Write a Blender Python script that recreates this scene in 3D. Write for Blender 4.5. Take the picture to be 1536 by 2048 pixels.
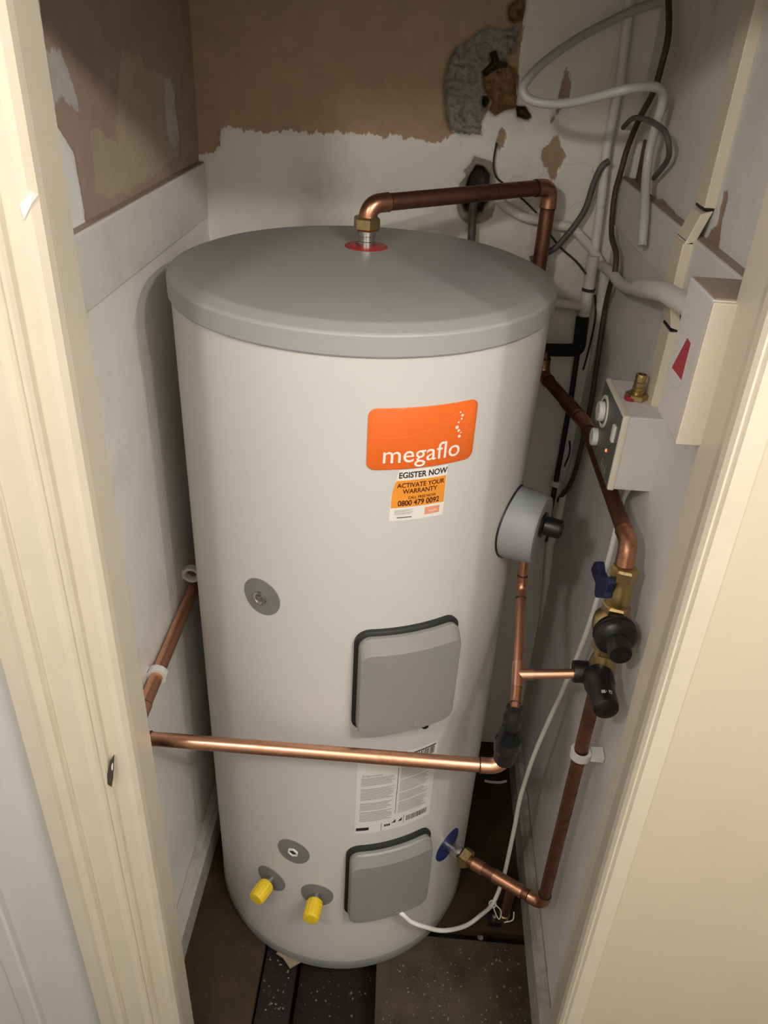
import bpy, bmesh, math, random
import numpy as np
from mathutils import Vector, Matrix

# ---------------------------------------------------------------- scene, camera, light
for o in list(bpy.data.objects):
    bpy.data.objects.remove(o, do_unlink=True)
SC = bpy.context.scene
COL = SC.collection
PI = math.pi
random.seed(7)
RNG = np.random.RandomState(11)

cd = bpy.data.cameras.new('camera')
cam = bpy.data.objects.new('camera', cd)
COL.objects.link(cam)
cd.sensor_fit = 'HORIZONTAL'
cd.sensor_width = 36.0
cd.lens = 36.0 * 1574.62 / 1536.0
cd.clip_start = 0.02
cam.matrix_world = Matrix((
    (0.99676383, -0.07511154, 0.02863766, 0.09010199),
    (0.06372499, 0.52117377, -0.85106817, -1.17674691),
    (0.04899984, 0.8501389, 0.52427365, 1.68504442),
    (0, 0, 0, 1)))
SC.camera = cam

w = bpy.data.worlds.new('world')
SC.world = w
w.use_nodes = True
w.node_tree.nodes['Background'].inputs[0].default_value = (0.9, 0.92, 1.0, 1)
w.node_tree.nodes['Background'].inputs[1].default_value = 0.0

SC.view_settings.view_transform = 'Standard'
SC.view_settings.look = 'None'
SC.view_settings.gamma = 1.0
SC.view_settings.use_curve_mapping = False
SC.view_settings.exposure = -0.07


def bulb(name, loc, watts, rad, col):
    l = bpy.data.lights.new(name, 'POINT')
    l.energy = watts
    l.shadow_soft_size = rad
    l.color = col
    o = bpy.data.objects.new(name, l)
    COL.objects.link(o)
    o.location = loc


WARM = (1.0, 0.955, 0.89)
bulb('hall_bulb', (0.95, -1.42, 2.28), 32, 0.024, WARM)      # ceiling spots of the hall
bulb('hall_bulb', (0.70, -1.50, 2.28), 28, 0.024, WARM)
bulb('hall_bulb', (-0.42, -1.40, 2.06), 24, 0.05, WARM)


# ---------------------------------------------------------------- materials
def lin(c):
    return tuple(((v / 255 + 0.055) / 1.055) ** 2.4 if v / 255 > 0.04045 else v / 255 / 12.92 for v in c)


class NT:
    def __init__(self, name):
        self.m = bpy.data.materials.new(name)
        self.m.use_nodes = True
        self.t = self.m.node_tree
        self.b = self.t.nodes['Principled BSDF']
        self.co = None

    def n(self, typ, **kw):
        x = self.t.nodes.new(typ)
        for k, v in kw.items():
            setattr(x, k, v)
        return x

    def link(self, a, b):
        self.t.links.new(a, b)

    def coord(self):
        if self.co is None:
            self.co = self.n('ShaderNodeNewGeometry').outputs['Position']
        return self.co

    def noise(self, scale, detail=4, rough=0.6, stretch=None):
        x = self.n('ShaderNodeTexNoise')
        x.inputs['Scale'].default_value = scale
        x.inputs['Detail'].default_value = detail
        x.inputs['Roughness'].default_value = rough
        src = self.coord()
        if stretch:
            mp = self.n('ShaderNodeMapping')
            mp.inputs['Scale'].default_value = stretch
            self.link(src, mp.inputs['Vector'])
            src = mp.outputs['Vector']
        self.link(src, x.inputs['Vector'])
        return x.outputs['Fac']

    def ramp(self, fac, a, b):
        x = self.n('ShaderNodeMapRange')
        x.interpolation_type = 'SMOOTHSTEP'
        x.inputs['From Min'].default_value = a
        x.inputs['From Max'].default_value = b
        self.link(fac, x.inputs['Value'])
        return x.outputs['Result']

    def math(self, op, a, b):
        x = self.n('ShaderNodeMath', operation=op)
        for i, v in enumerate((a, b)):
            if isinstance(v, (int, float)):
                x.inputs[i].default_value = v
            else:
                self.link(v, x.inputs[i])
        return x.outputs[0]

    def mix(self, fac, a, b):
        x = self.n('ShaderNodeMix', data_type='RGBA')
        if isinstance(fac, (int, float)):
            x.inputs['Factor'].default_value = fac
        else:
            self.link(fac, x.inputs['Factor'])
        for k, v in (('A', a), ('B', b)):
            s = [i for i in x.inputs if i.name == k and i.type == 'RGBA'][0]
            if isinstance(v, tuple):
                s.default_value = (*v[:3], 1)
            else:
                self.link(v, s)
        return [o for o in x.outputs if o.type == 'RGBA'][0]

    def attr(self, name):
        return self.n('ShaderNodeAttribute', attribute_name=name).outputs['Fac']

    def bump(self, h, strength, dist=0.002):
        x = self.n('ShaderNodeBump')
        x.inputs['Strength'].default_value = strength
        x.inputs['Distance'].default_value = dist
        self.link(h, x.inputs['Height'])
        self.link(x.outputs['Normal'], self.b.inputs['Normal'])

    def base(self, c):
        if isinstance(c, tuple):
            self.b.inputs['Base Color'].default_value = (*c[:3], 1)
        else:
            self.link(c, self.b.inputs['Base Color'])

    def set(self, rough=0.5, metal=0.0, spec=0.5):
        self.b.inputs['Roughness'].default_value = rough
        self.b.inputs['Metallic'].default_value = metal
        self.b.inputs['Specular IOR Level'].default_value = spec


def simple(name, c, rough=0.5, metal=0.0, var=0.12, scale=30, bump=0.0, spec=0.5, bscale=None):
    k = NT(name)
    f = k.noise(scale)
    c2 = tuple(v * (1 - var) for v in c)
    k.base(k.mix(k.ramp(f, 0.3, 0.7), c2, c))
    k.set(rough, metal, spec)
    if bump:
        k.bump(k.noise(bscale or scale * 4, 6), bump)
    return k.m


def metal_mat(name, c, dark, rough, scale=22, amt=(0.45, 0.75), stretch=None):
    k = NT(name)
    f = k.ramp(k.noise(scale, 5, 0.65, stretch), *amt)
    k.base(k.mix(f, c, dark))
    k.set(rough, 1.0)
    r = k.math('ADD', k.math('MULTIPLY', f, 0.22), rough)
    k.link(r, k.b.inputs['Roughness'])
    k.bump(k.noise(140, 3), 0.06, 0.001)
    return k.m


M = {}
M['tank'] = simple('tank_white_enamel', (0.535, 0.522, 0.500), 0.36, 0, 0.02, 4, spec=0.45)
M['lid'] = simple('lid_grey_plastic', (0.30, 0.307, 0.305), 0.45, 0, 0.04, 8, 0.02, bscale=300)
M['basegrey'] = simple('base_grey_plastic', (0.21, 0.215, 0.215), 0.5, 0, 0.08, 20)
M['cover'] = simple('cover_grey_plastic', (0.225, 0.22, 0.215), 0.42, 0, 0.04, 9, 0.05, bscale=500)
M['tpgrey'] = simple('valve_cup_grey', (0.25, 0.26, 0.27), 0.5, 0, 0.04, 9)
M['disc'] = simple('disc_grey', (0.17, 0.17, 0.165), 0.6, 0, 0.1, 25)
M['blackrub'] = simple('black_rubber', (0.012, 0.014, 0.013), 0.5, 0, 0.2, 60)
M['black'] = simple('black_plastic', (0.008, 0.008, 0.009), 0.38, 0, 0.2, 60)
M['foam'] = simple('black_foam', (0.012, 0.011, 0.011), 0.9, 0, 0.4, 60, 0.3)
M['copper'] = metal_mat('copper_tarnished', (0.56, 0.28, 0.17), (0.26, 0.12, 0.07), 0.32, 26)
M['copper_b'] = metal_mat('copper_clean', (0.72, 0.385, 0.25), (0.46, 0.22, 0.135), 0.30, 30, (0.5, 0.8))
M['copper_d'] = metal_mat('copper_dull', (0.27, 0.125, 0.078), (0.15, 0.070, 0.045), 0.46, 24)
M['solder'] = simple('dark_joint', (0.05, 0.022, 0.012), 0.6, 0.6)
M['brass'] = metal_mat('brass_dull', (0.50, 0.37, 0.17), (0.26, 0.18, 0.08), 0.34, 45)
M['chrome'] = metal_mat('nickel', (0.66, 0.64, 0.60), (0.4, 0.38, 0.35), 0.22, 40)
M['blue'] = simple('blue_handle', (0.014, 0.018, 0.065), 0.5, 0, 0.2, 50)
M['bluedisc'] = simple('blue_disc', (0.008, 0.016, 0.13), 0.5)
M['red'] = simple('red_disc', (0.36, 0.025, 0.02), 0.45)
M['yellow'] = simple('yellow_cap', (0.72, 0.50, 0.02), 0.5, 0, 0.1, 60)
M['whitepl'] = simple('white_plastic', (0.70, 0.69, 0.65), 0.45, 0, 0.05, 30)
M['whitecable'] = simple('white_cable', (0.74, 0.72, 0.66), 0.42, 0, 0.06, 30)
M['flex'] = simple('milky_tube', (0.50, 0.49, 0.45), 0.35, 0, 0.08, 20)
M['cream'] = simple('cream_gloss_paint', (0.64, 0.57, 0.455), 0.34, 0, 0.04, 14, 0.05, bscale=30)
M['creamwall'] = simple('cream_wall_paint', (0.59, 0.51, 0.39), 0.42, 0, 0.03, 6, 0.04, bscale=60)
M['trunk'] = simple('cream_trunking', (0.72, 0.635, 0.485), 0.42, 0, 0.05, 12)
M['ctrl'] = simple('controller_white', (0.66, 0.63, 0.61), 0.42, 0, 0.04, 20)
M['ctrlrim'] = simple('controller_rim_ivory', (0.72, 0.66, 0.55), 0.4, 0, 0.04, 20)
M['panel'] = simple('controller_panel', (0.13, 0.135, 0.115), 0.4, 0, 0.15, 60)
M['browncable'] = simple('brown_cable', (0.075, 0.05, 0.034), 0.6, 0, 0.35, 60)
M['greycable'] = simple('grey_cable', (0.10, 0.10, 0.092), 0.55, 0, 0.25, 60)
M['blackcable'] = simple('black_wire', (0.02, 0.018, 0.016), 0.6)
M['leadpipe'] = simple('grey_pipe', (0.12, 0.12, 0.105), 0.5, 0.3, 0.35, 60)
M['orange'] = simple('orange_badge', (0.72, 0.13, 0.018), 0.32, 0, 0.04, 30)
M['orange2'] = simple('orange_print', (0.74, 0.27, 0.03), 0.4, 0, 0.05, 30)
M['orangeline'] = simple('orange_line', (0.80, 0.22, 0.06), 0.35)
M['inkwhite'] = simple('ink_white', (0.85, 0.76, 0.72), 0.4)
M['inkblack'] = simple('ink_black', (0.02, 0.015, 0.013), 0.5)
M['inkbrown'] = simple('ink_brown', (0.055, 0.012, 0.008), 0.5)
M['inkgrey'] = simple('ink_grey', (0.27, 0.25, 0.235), 0.6)
M['paper'] = simple('sticker_paper', (0.72, 0.69, 0.64), 0.5, 0, 0.03)
M['labelpaper'] = simple('label_paper', (0.66, 0.64, 0.60), 0.5, 0, 0.03)
M['pink'] = simple('pink_print', (0.72, 0.30, 0.17), 0.5)
M['redtape'] = simple('red_tape', (0.40, 0.022, 0.045), 0.5, 0, 0.15, 40)
M['wood'] = simple('bare_wood', (0.20, 0.12, 0.065), 0.75, 0, 0.5, 30, 0.2)
M['chip'] = simple('bare_paint_chip', (0.85, 0.82, 0.75), 0.6)
M['scar'] = simple('dark_scar', (0.05, 0.036, 0.022), 0.8)
M['hallwall'] = simple('hall_wall_paint', (0.60, 0.585, 0.565), 0.6, 0, 0.04, 8, 0.05, bscale=80)
M['hallfar'] = simple('hall_far_wall_paint', (0.68, 0.67, 0.64), 0.8, 0, 0.06, 8)
M['hallceil'] = simple('hall_ceiling_paint', (0.76, 0.75, 0.73), 0.8, 0, 0.03, 5)
M['hallfloor'] = simple('hall_carpet', (0.11, 0.095, 0.075), 0.95, 0, 0.25, 60)
M['neon'] = simple('neon', (0.9, 0.2, 0.05), 0.4)
_b = M['neon'].node_tree.nodes['Principled BSDF']
_b.inputs['Emission Color'].default_value = (1.0, 0.22, 0.06, 1)
_b.inputs['Emission Strength'].default_value = 1.6
M['card'] = simple('card_offcut', (0.24, 0.19, 0.12), 0.8, 0, 0.2, 40)
M['crumb'] = simple('plaster_crumb', (0.20, 0.18, 0.145), 0.9, 0, 0.5, 90)


def painted(name, c=(0.63, 0.61, 0.575), grime=(0.40, 0.36, 0.29), regions=(), bump=0.2, grime_rng=(0.46, 0.76), rough=0.55, cracks=0.22):
    """old wall paint; regions = (sdf attribute, colour a, colour b, edge noise amplitude, noise scale, edge noise stretch)"""
    k = NT(name)
    g = k.ramp(k.noise(5.0, 8, 0.7), *grime_rng)
    col = k.mix(g, c, grime)
    fine = k.ramp(k.noise(60, 4), 0.60, 0.78)
    col = k.mix(k.math('MULTIPLY', fine, 0.25), col, tuple(v * 0.62 for v in c))
    scuff = k.math('MULTIPLY', k.ramp(k.noise(7, 6, 0.75, (1.0, 1.0, 0.22)), 0.56, 0.74), 0.35)
    col = k.mix(scuff, col, tuple(v * 0.55 for v in c))
    vo = k.n('ShaderNodeTexVoronoi', feature='DISTANCE_TO_EDGE')
    vo.inputs['Scale'].default_value = 5.5
    wv = k.n('ShaderNodeVectorMath', operation='MULTIPLY_ADD')
    nz = k.n('ShaderNodeTexNoise')
    nz.inputs['Scale'].default_value = 14
    nz.inputs['Detail'].default_value = 5
    k.link(k.coord(), nz.inputs['Vector'])
    k.link(nz.outputs['Color'], wv.inputs[0])
    wv.inputs[1].default_value = (0.12, 0.12, 0.12)
    k.link(k.coord(), wv.inputs[2])
    k.link(wv.outputs[0], vo.inputs['Vector'])
    crack = k.math('MULTIPLY', k.ramp(vo.outputs['Distance'], 0.010, 0.004), k.ramp(k.noise(4.5, 3), 0.60, 0.68))
    col = k.mix(k.math('MULTIPLY', crack, cracks), col, tuple(v * 0.30 for v in c))
    for at, ca, cb, amp, sc, st in regions:
        rsc = 110 if at in ('render', 'debris', 'hole') else 24
        e = k.math('ADD', k.attr(at), k.math('MULTIPLY', k.math('SUBTRACT', k.noise(sc, 6, 0.7, st), 0.5), amp))
        f = k.ramp(e, 0.0012, -0.0012)
        cc = k.mix(k.ramp(k.noise(rsc, 9, 0.78), 0.30, 0.70), ca, cb)
        col = k.mix(f, col, cc)
    k.base(col)
    k.set(rough, 0, 0.35)
    h = k.math('ADD', k.noise(18, 5), k.math('MULTIPLY', k.noise(110, 4), 0.35))
    k.bump(h, bump, 0.004)
    return k.m


# ---------------------------------------------------------------- mesh helpers
def mesh_obj(name, verts, faces, mat, parent=None, smooth=False, ploc=None):
    me = bpy.data.meshes.new(name)
    me.from_pydata([tuple(v) for v in verts], [], faces)
    me.validate()
    bm = bmesh.new()
    bm.from_mesh(me)
    bmesh.ops.recalc_face_normals(bm, faces=bm.faces)
    bm.to_mesh(me)
    bm.free()
    me.materials.append(M[mat] if isinstance(mat, str) else mat)
    if smooth:
        me.polygons.foreach_set('use_smooth', [True] * len(me.polygons))
        try:
            me.set_sharp_from_angle(angle=math.radians(38))
        except Exception:
            pass
    o = bpy.data.objects.new(name, me)
    COL.objects.link(o)
    if parent is not None:
        o.parent = parent
        off = parent.location.copy() if parent.parent is None else Vector((0, 0, 0))
        o.matrix_parent_inverse = Matrix.Translation(-off)
    return o


def thing(name, label, cat, loc, group=None):
    o = bpy.data.objects.new(name, None)
    o.empty_display_size = 0.05
    COL.objects.link(o)
    o.location = loc
    o['label'] = label
    o['category'] = cat
    if group:
        o['group'] = group
    return o


def tag(o, label, cat, group=None):
    o['label'] = label
    o['category'] = cat
    if group:
        o['group'] = group
    return o


def struct(o):
    o['kind'] = 'structure'
    return o


class G:
    """collects shapes into one mesh"""

    def __init__(self):
        self.v = []
        self.f = []

    def add(self, vs, fs):
        b = len(self.v)
        self.v += [tuple(x) for x in vs]
        self.f += [tuple(i + b for i in q) for q in fs]
        return self

    def box(self, a, b, bev=0.0):
        (x0, y0, z0), (x1, y1, z1) = a, b
        if bev <= 0:
            vs = [(x, y, z) for x in (x0, x1) for y in (y0, y1) for z in (z0, z1)]
            fs = [(0, 1, 3, 2), (4, 6, 7, 5), (0, 4, 5, 1), (2, 3, 7, 6), (0, 2, 6, 4), (1, 5, 7, 3)]
            return self.add(vs, fs)
        bm = bmesh.new()
        bmesh.ops.create_cube(bm, size=1)
        for v in bm.verts:
            v.co = Vector(((x0 + x1) / 2 + v.co.x * (x1 - x0), (y0 + y1) / 2 + v.co.y * (y1 - y0), (z0 + z1) / 2 + v.co.z * (z1 - z0)))
        bmesh.ops.bevel(bm, geom=list(bm.edges), offset=bev, segments=2, affect='EDGES', profile=0.6)
        bm.verts.index_update()
        self.add([v.co[:] for v in bm.verts], [[v.index for v in f.verts] for f in bm.faces])
        bm.free()
        return self

    def tube(self, path, r, n=14, caps=True):
        P = [Vector(p) for p in path]
        rr = r if isinstance(r, (list, tuple)) else [r] * len(P)
        T = []
        for i in range(len(P)):
            a = P[max(i - 1, 0)]
            b = P[min(i + 1, len(P) - 1)]
            T.append((b - a).normalized())
        t0 = T[0]
        u = t0.cross(Vector((0, 0, 1)) if abs(t0.z) < 0.9 else Vector((1, 0, 0))).normalized()
        vs, fs = [], []
        for i, p in enumerate(P):
            if i:
                ax = T[i - 1].cross(T[i])
                if ax.length > 1e-9:
                    ang = T[i - 1].angle(T[i])
                    u = u.copy()
                    u.rotate(Matrix.Rotation(ang, 3, ax.normalized()))
            wv = T[i].cross(u).normalized()
            for j in range(n):
                a = 2 * PI * j / n
                vs.append(p + (u * math.cos(a) + wv * math.sin(a)) * rr[i])
        for i in range(len(P) - 1):
            for j in range(n):
                k = (j + 1) % n
                fs.append((i * n + j, i * n + k, (i + 1) * n + k, (i + 1) * n + j))
        if caps:
            fs.append(tuple(range(n - 1, -1, -1)))
            fs.append(tuple((len(P) - 1) * n + j for j in range(n)))
        return self.add(vs, fs)

    def lathe(self, p, d, prof, n=24, caps=True, rot=0.0):
        p = Vector(p)
        d = Vector(d).normalized()
        u = d.cross(Vector((0, 0, 1)) if abs(d.z) < 0.9 else Vector((1, 0, 0))).normalized()
        wv = d.cross(u)
        vs, fs = [], []
        for (r, t) in prof:
            for j in range(n):
                a = 2 * PI * j / n + rot
                vs.append(p + d * t + (u * math.cos(a) + wv * math.sin(a)) * max(r, 1e-5))
        for i in range(len(prof) - 1):
            for j in range(n):
                k = (j + 1) % n
                fs.append((i * n + j, i * n + k, (i + 1) * n + k, (i + 1) * n + j))
        if caps:
            fs.append(tuple(range(n - 1, -1, -1)))
            fs.append(tuple((len(prof) - 1) * n + j for j in range(n)))
        return self.add(vs, fs)

    def extrude(self, poly, vec):
        """flat polygon (3D points) extruded along vec"""
        n = len(poly)
        vec = Vector(vec)
        vs = [Vector(p) for p in poly] + [Vector(p) + vec for p in poly]
        fs = [tuple(range(n)), tuple(range(2 * n - 1, n - 1, -1))]
        fs += [(i, (i + 1) % n, n + (i + 1) % n, n + i) for i in range(n)]
        return self.add(vs, fs)

    def obj(self, name, mat, parent=None, smooth=False):
        return mesh_obj(name, self.v, self.f, mat, parent, smooth)


def fillet(path, rad, n=6):
    P = [Vector(p) for p in path]
    out = [P[0]]
    for i in range(1, len(P) - 1):
        a = (P[i - 1] - P[i])
        b = (P[i + 1] - P[i])
        r = min(rad, a.length * 0.48, b.length * 0.48)
        s, e = P[i] + a.normalized() * r, P[i] + b.normalized() * r
        for k in range(n + 1):
            t = k / n
            out.append(s * (1 - t) ** 2 + P[i] * 2 * t * (1 - t) + e * t * t)
    out.append(P[-1])
    return out


def smooth_path(path, n=6):
    P = [Vector(p) for p in path]
    Q = [P[0] * 2 - P[1]] + P + [P[-1] * 2 - P[-2]]
    out = []
    for i in range(1, len(Q) - 2):
        for k in range(n):
            t = k / n
            a, b, c, d = Q[i - 1], Q[i], Q[i + 1], Q[i + 2]
            out.append(0.5 * ((2 * b) + (c - a) * t + (2 * a - 5 * b + 4 * c - d) * t * t + (3 * b - a - 3 * c + d) * t ** 3))
    out.append(P[-1])
    return out


def pipe_run(root, pts, r, mat, elbow_mat=None, bend=None, sock=0.012, straight='tube', joint=True):
    """soldered copper run: straight tubes and elbow fittings, each its own part"""
    P = [Vector(p) for p in pts]
    bend = bend or r * 1.9
    ends = []
    for i in range(1, len(P) - 1):
        a = (P[i - 1] - P[i]).normalized()
        b = (P[i + 1] - P[i]).normalized()
        s, e = P[i] + a * bend, P[i] + b * bend
        arc = [s + a * sock] + [s * (1 - t) ** 2 + P[i] * 2 * t * (1 - t) + e * t * t for t in [k / 8 for k in range(9)]] + [e + b * sock]
        rr = [r * 1.13] + [r * 1.10] * 9 + [r * 1.13]
        el = G().tube(arc, rr, 18).obj('elbow', elbow_mat or mat, root, True)
        if joint:
            G().lathe(s + a * sock, a, [(r * 1.14, -0.0006), (r * 1.06, 0.0016)], 18).obj('solder_ring', 'solder', el, True)
            G().lathe(e + b * sock, b, [(r * 1.14, -0.0006), (r * 1.06, 0.0016)], 18).obj('solder_ring', 'solder', el, True)
        ends.append((s, e))
    cur = P[0]
    for i in range(len(P) - 1):
        nxt = ends[i][0] if i < len(ends) else P[-1]
        G().tube([cur, nxt], r, 18).obj(straight, mat, root, True)
        if i < len(ends):
            cur = ends[i][1]


def hexnut(root, p, d, r, h, mat='brass', name='nut'):
    return G().lathe(p, d, [(r * 0.86, -h / 2), (r, -h / 2 + h * 0.16), (r, h / 2 - h * 0.16), (r * 0.86, h / 2)], 6, rot=0.3).obj(name, mat, root)


def sdf(px, py, poly):
    """signed distance to a polygon, negative inside (vectorised)"""
    p = np.asarray(poly, float)
    d = np.full(px.shape, 1e9)
    ins = np.zeros(px.shape, bool)
    n = len(p)
    for i in range(n):
        ax, ay = p[i]
        bx, by = p[(i + 1) % n]
        ex, ey = bx - ax, by - ay
        t = np.clip(((px - ax) * ex + (py - ay) * ey) / max(ex * ex + ey * ey, 1e-12), 0, 1)
        d = np.minimum(d, np.hypot(px - ax - t * ex, py - ay - t * ey))
        c = ((ay > py) != (by > py)) & (px < (bx - ax) * (py - ay) / (by - ay + 1e-15) + ax)
        ins ^= c
    return np.where(ins, -d, d)


def sstep(x, a, b):
    t = np.clip((x - a) / (b - a), 0, 1)
    return t * t * (3 - 2 * t)


def vnoise(u, v, s, seed=0):
    r = np.random.RandomState(seed)
    g = r.rand(256, 256)
    x, y = u * s + 37.3, v * s + 91.7
    xi, yi = np.floor(x).astype(int), np.floor(y).astype(int)
    fx, fy = x - xi, y - yi
    fx, fy = fx * fx * (3 - 2 * fx), fy * fy * (3 - 2 * fy)
    q = lambda i, j: g[i % 256, j % 256]
    return (q(xi, yi) * (1 - fx) + q(xi + 1, yi) * fx) * (1 - fy) + (q(xi, yi + 1) * (1 - fx) + q(xi + 1, yi + 1) * fx) * fy


def wall_grid(name, axis, pos, u0, u1, v0, v1, step, mat, regions=None, disp=None, sign=1):
    """relief wall in the plane axis = pos; u is the horizontal axis, v is z. regions: name -> polygons; disp(u, v, sdfs) gives depth into the wall"""
    nu, nv = int((u1 - u0) / step) + 1, int((v1 - v0) / step) + 1
    us, vs_ = np.linspace(u0, u1, nu), np.linspace(v0, v1, nv)
    U, V = np.meshgrid(us, vs_, indexing='ij')
    S = {}
    for k, polys in (regions or {}).items():
        S[k] = np.min([sdf(U, V, q) for q in polys], axis=0)
    D = disp(U, V, S) if disp else np.zeros_like(U)
    W = pos + sign * D
    co = np.stack([W, U, V], -1) if axis == 'x' else np.stack([U, W, V], -1)
    idx = np.arange(nu * nv).reshape(nu, nv)
    F = np.stack([idx[:-1, :-1], idx[1:, :-1], idx[1:, 1:], idx[:-1, 1:]], -1).reshape(-1, 4)
    if (axis == 'x') == (sign < 0):
        F = F[:, ::-1]
    me = bpy.data.meshes.new(name)
    me.vertices.add(nu * nv)
    me.vertices.foreach_set('co', co.reshape(-1))
    me.loops.add(F.size)
    me.loops.foreach_set('vertex_index', F.reshape(-1))
    me.polygons.add(len(F))
    me.polygons.foreach_set('loop_start', np.arange(0, F.size, 4))
    me.polygons.foreach_set('use_smooth', [True] * len(F))
    me.update(calc_edges=True)
    for k, s in S.items():
        a = me.attributes.new(k, 'FLOAT', 'POINT')
        a.data.foreach_set('value', s.reshape(-1))
    me.materials.append(mat)
    o = bpy.data.objects.new(name, me)
    COL.objects.link(o)
    return struct(o)


# ================================================================ THE SETTING
XL, XR, YB = -0.33, 0.437, 0.377
ZC = 2.35

# ---- back wall: old paint below, bare brown plaster above, hacked render patch, pipe hole
RB = {
    'plaster': [[(-0.3632, 1.8768), (-0.3896, 1.5144), (-0.357, 1.4646), (-0.3194, 1.4702), (-0.3001, 1.4839), (-0.3007, 1.5185), (-0.2708, 1.516), (-0.2136, 1.5135), (-0.0804, 1.5185), (-0.0082, 1.5176), (0.0279, 1.5163), (0.1001, 1.5114), (0.1166, 1.5278), (0.1659, 1.5648), (0.2274, 1.583), (0.2255, 1.6406), (0.2251, 1.6915), (0.2062, 1.8999)]],
    'render': [[(0.1639, 1.6932), (0.1374, 1.676), (0.1129, 1.6577), (0.1035, 1.64), (0.0995, 1.6104), (0.1027, 1.5745), (0.11, 1.544), (0.1181, 1.5319), (0.1416, 1.528), (0.1742, 1.5277), (0.1696, 1.5473), (0.1786, 1.5683), (0.182, 1.5788), (0.1684, 1.5981), (0.1705, 1.6181), (0.1984, 1.6274), (0.2058, 1.6394), (0.1997, 1.6526), (0.2159, 1.6629), (0.2181, 1.6819), (0.2196, 1.6987), (0.1903, 1.6908)]],
    'debris': [[(0.1661, 1.6179), (0.1893, 1.6289), (0.2058, 1.6394), (0.2212, 1.6325), (0.2309, 1.5732), (0.2104, 1.5701), (0.1933, 1.5599), (0.1809, 1.5685), (0.1848, 1.583), (0.1695, 1.5982)],
               [(0.195, 1.7213), (0.2063, 1.7327), (0.2218, 1.7441), (0.2238, 1.7227), (0.2199, 1.7042), (0.2086, 1.7), (0.1991, 1.7069)]],
    'hole': [[(0.1693, 1.4779), (0.1836, 1.4766), (0.1972, 1.462), (0.2002, 1.4172), (0.1902, 1.3982), (0.1741, 1.3903), (0.1564, 1.3961), (0.1485, 1.4141), (0.1575, 1.4552)]],
    'pit': [[(0.2275, 1.5782), (0.2456, 1.5781), (0.2581, 1.5624), (0.2511, 1.5559), (0.2321, 1.561)],
            [(0.1726, 1.6569), (0.1855, 1.6595), (0.1918, 1.6445), (0.2053, 1.6433), (0.2063, 1.6356), (0.1891, 1.6308), (0.1705, 1.6181), (0.1659, 1.6198), (0.163, 1.6256), (0.1786, 1.6438)],
            [(0.1682, 1.5901), (0.1783, 1.5907), (0.1828, 1.5808), (0.1761, 1.5702), (0.1689, 1.574)]],
    'cement': [[(0.164, 1.4939), (0.1844, 1.4897), (0.1967, 1.4861), (0.2061, 1.4669), (0.2126, 1.4179), (0.2083, 1.39), (0.1923, 1.3796), (0.1659, 1.3756), (0.1477, 1.3863), (0.1394, 1.4089), (0.1416, 1.4476), (0.1523, 1.4594), (0.1466, 1.469), (0.1573, 1.4794)]],
    'peel': [[(0.3051, 1.6436), (0.3127, 1.6255), (0.3174, 1.5981), (0.3053, 1.5732), (0.2912, 1.555), (0.296, 1.5747), (0.2991, 1.5971), (0.3009, 1.6131)],
             [(0.3058, 1.5423), (0.3157, 1.5176), (0.3274, 1.5033), (0.3226, 1.4901), (0.3141, 1.4633), (0.3032, 1.4649), (0.2978, 1.4844), (0.2864, 1.4902), (0.2796, 1.5113), (0.2933, 1.5206), (0.2984, 1.5315)],
             [(0.2082, 1.5421), (0.2163, 1.5332), (0.2145, 1.5119), (0.2072, 1.504), (0.1981, 1.5216)]],
}


def disp_back(U, V, S):
    D = 0.0025 * vnoise(U, V, 9, 1) + 0.0008 * vnoise(U, V, 40, 2)
    D += 0.003 * sstep(-S['plaster'], -0.003, 0.003)
    k = sstep(-S['render'], -0.003, 0.004)
    D += k * (0.006 + 0.014 * vnoise(U, V, 85, 3) + 0.009 * vnoise(U, V, 190, 4))
    k = sstep(-S['debris'], -0.003, 0.005)
    D += k * (0.010 + 0.028 * vnoise(U, V, 75, 5))
    D += 0.035 * sstep(-S['pit'], -0.002, 0.006)
    k = sstep(-S['cement'], -0.003, 0.003)
    D += k * (0.003 + 0.004 * vnoise(U, V, 60, 6))
    D += 0.075 * sstep(-S['hole'], -0.002, 0.008)
    D += 0.0018 * sstep(-S['peel'], -0.002, 0.002)
    return D


M['wall_back'] = painted('wall_back_paint', c=(0.72, 0.685, 0.62), grime=(0.56, 0.51, 0.43), regions=(
    ('plaster', (0.38, 0.255, 0.145), (0.31, 0.205, 0.118), 0.034, 75, (1.0, 1.0, 0.28)),
    ('cement', (0.33, 0.29, 0.24), (0.24, 0.21, 0.17), 0.006, 90, None),
    ('render', (0.13, 0.118, 0.10), (0.34, 0.315, 0.27), 0.014, 90, None),
    ('debris', (0.34, 0.19, 0.075), (0.13, 0.075, 0.035), 0.014, 90, None),
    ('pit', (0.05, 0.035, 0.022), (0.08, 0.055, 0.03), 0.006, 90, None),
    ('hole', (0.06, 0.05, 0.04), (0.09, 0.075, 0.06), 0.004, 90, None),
    ('peel', (0.28, 0.19, 0.115), (0.36, 0.25, 0.16), 0.022, 90, (1, 1, 0.4)),
))
wall_grid('wall_back', 'y', YB, XL - 0.02, XR + 0.02, 0.0, ZC, 0.004, M['wall_back'], RB, disp_back, 1)

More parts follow.
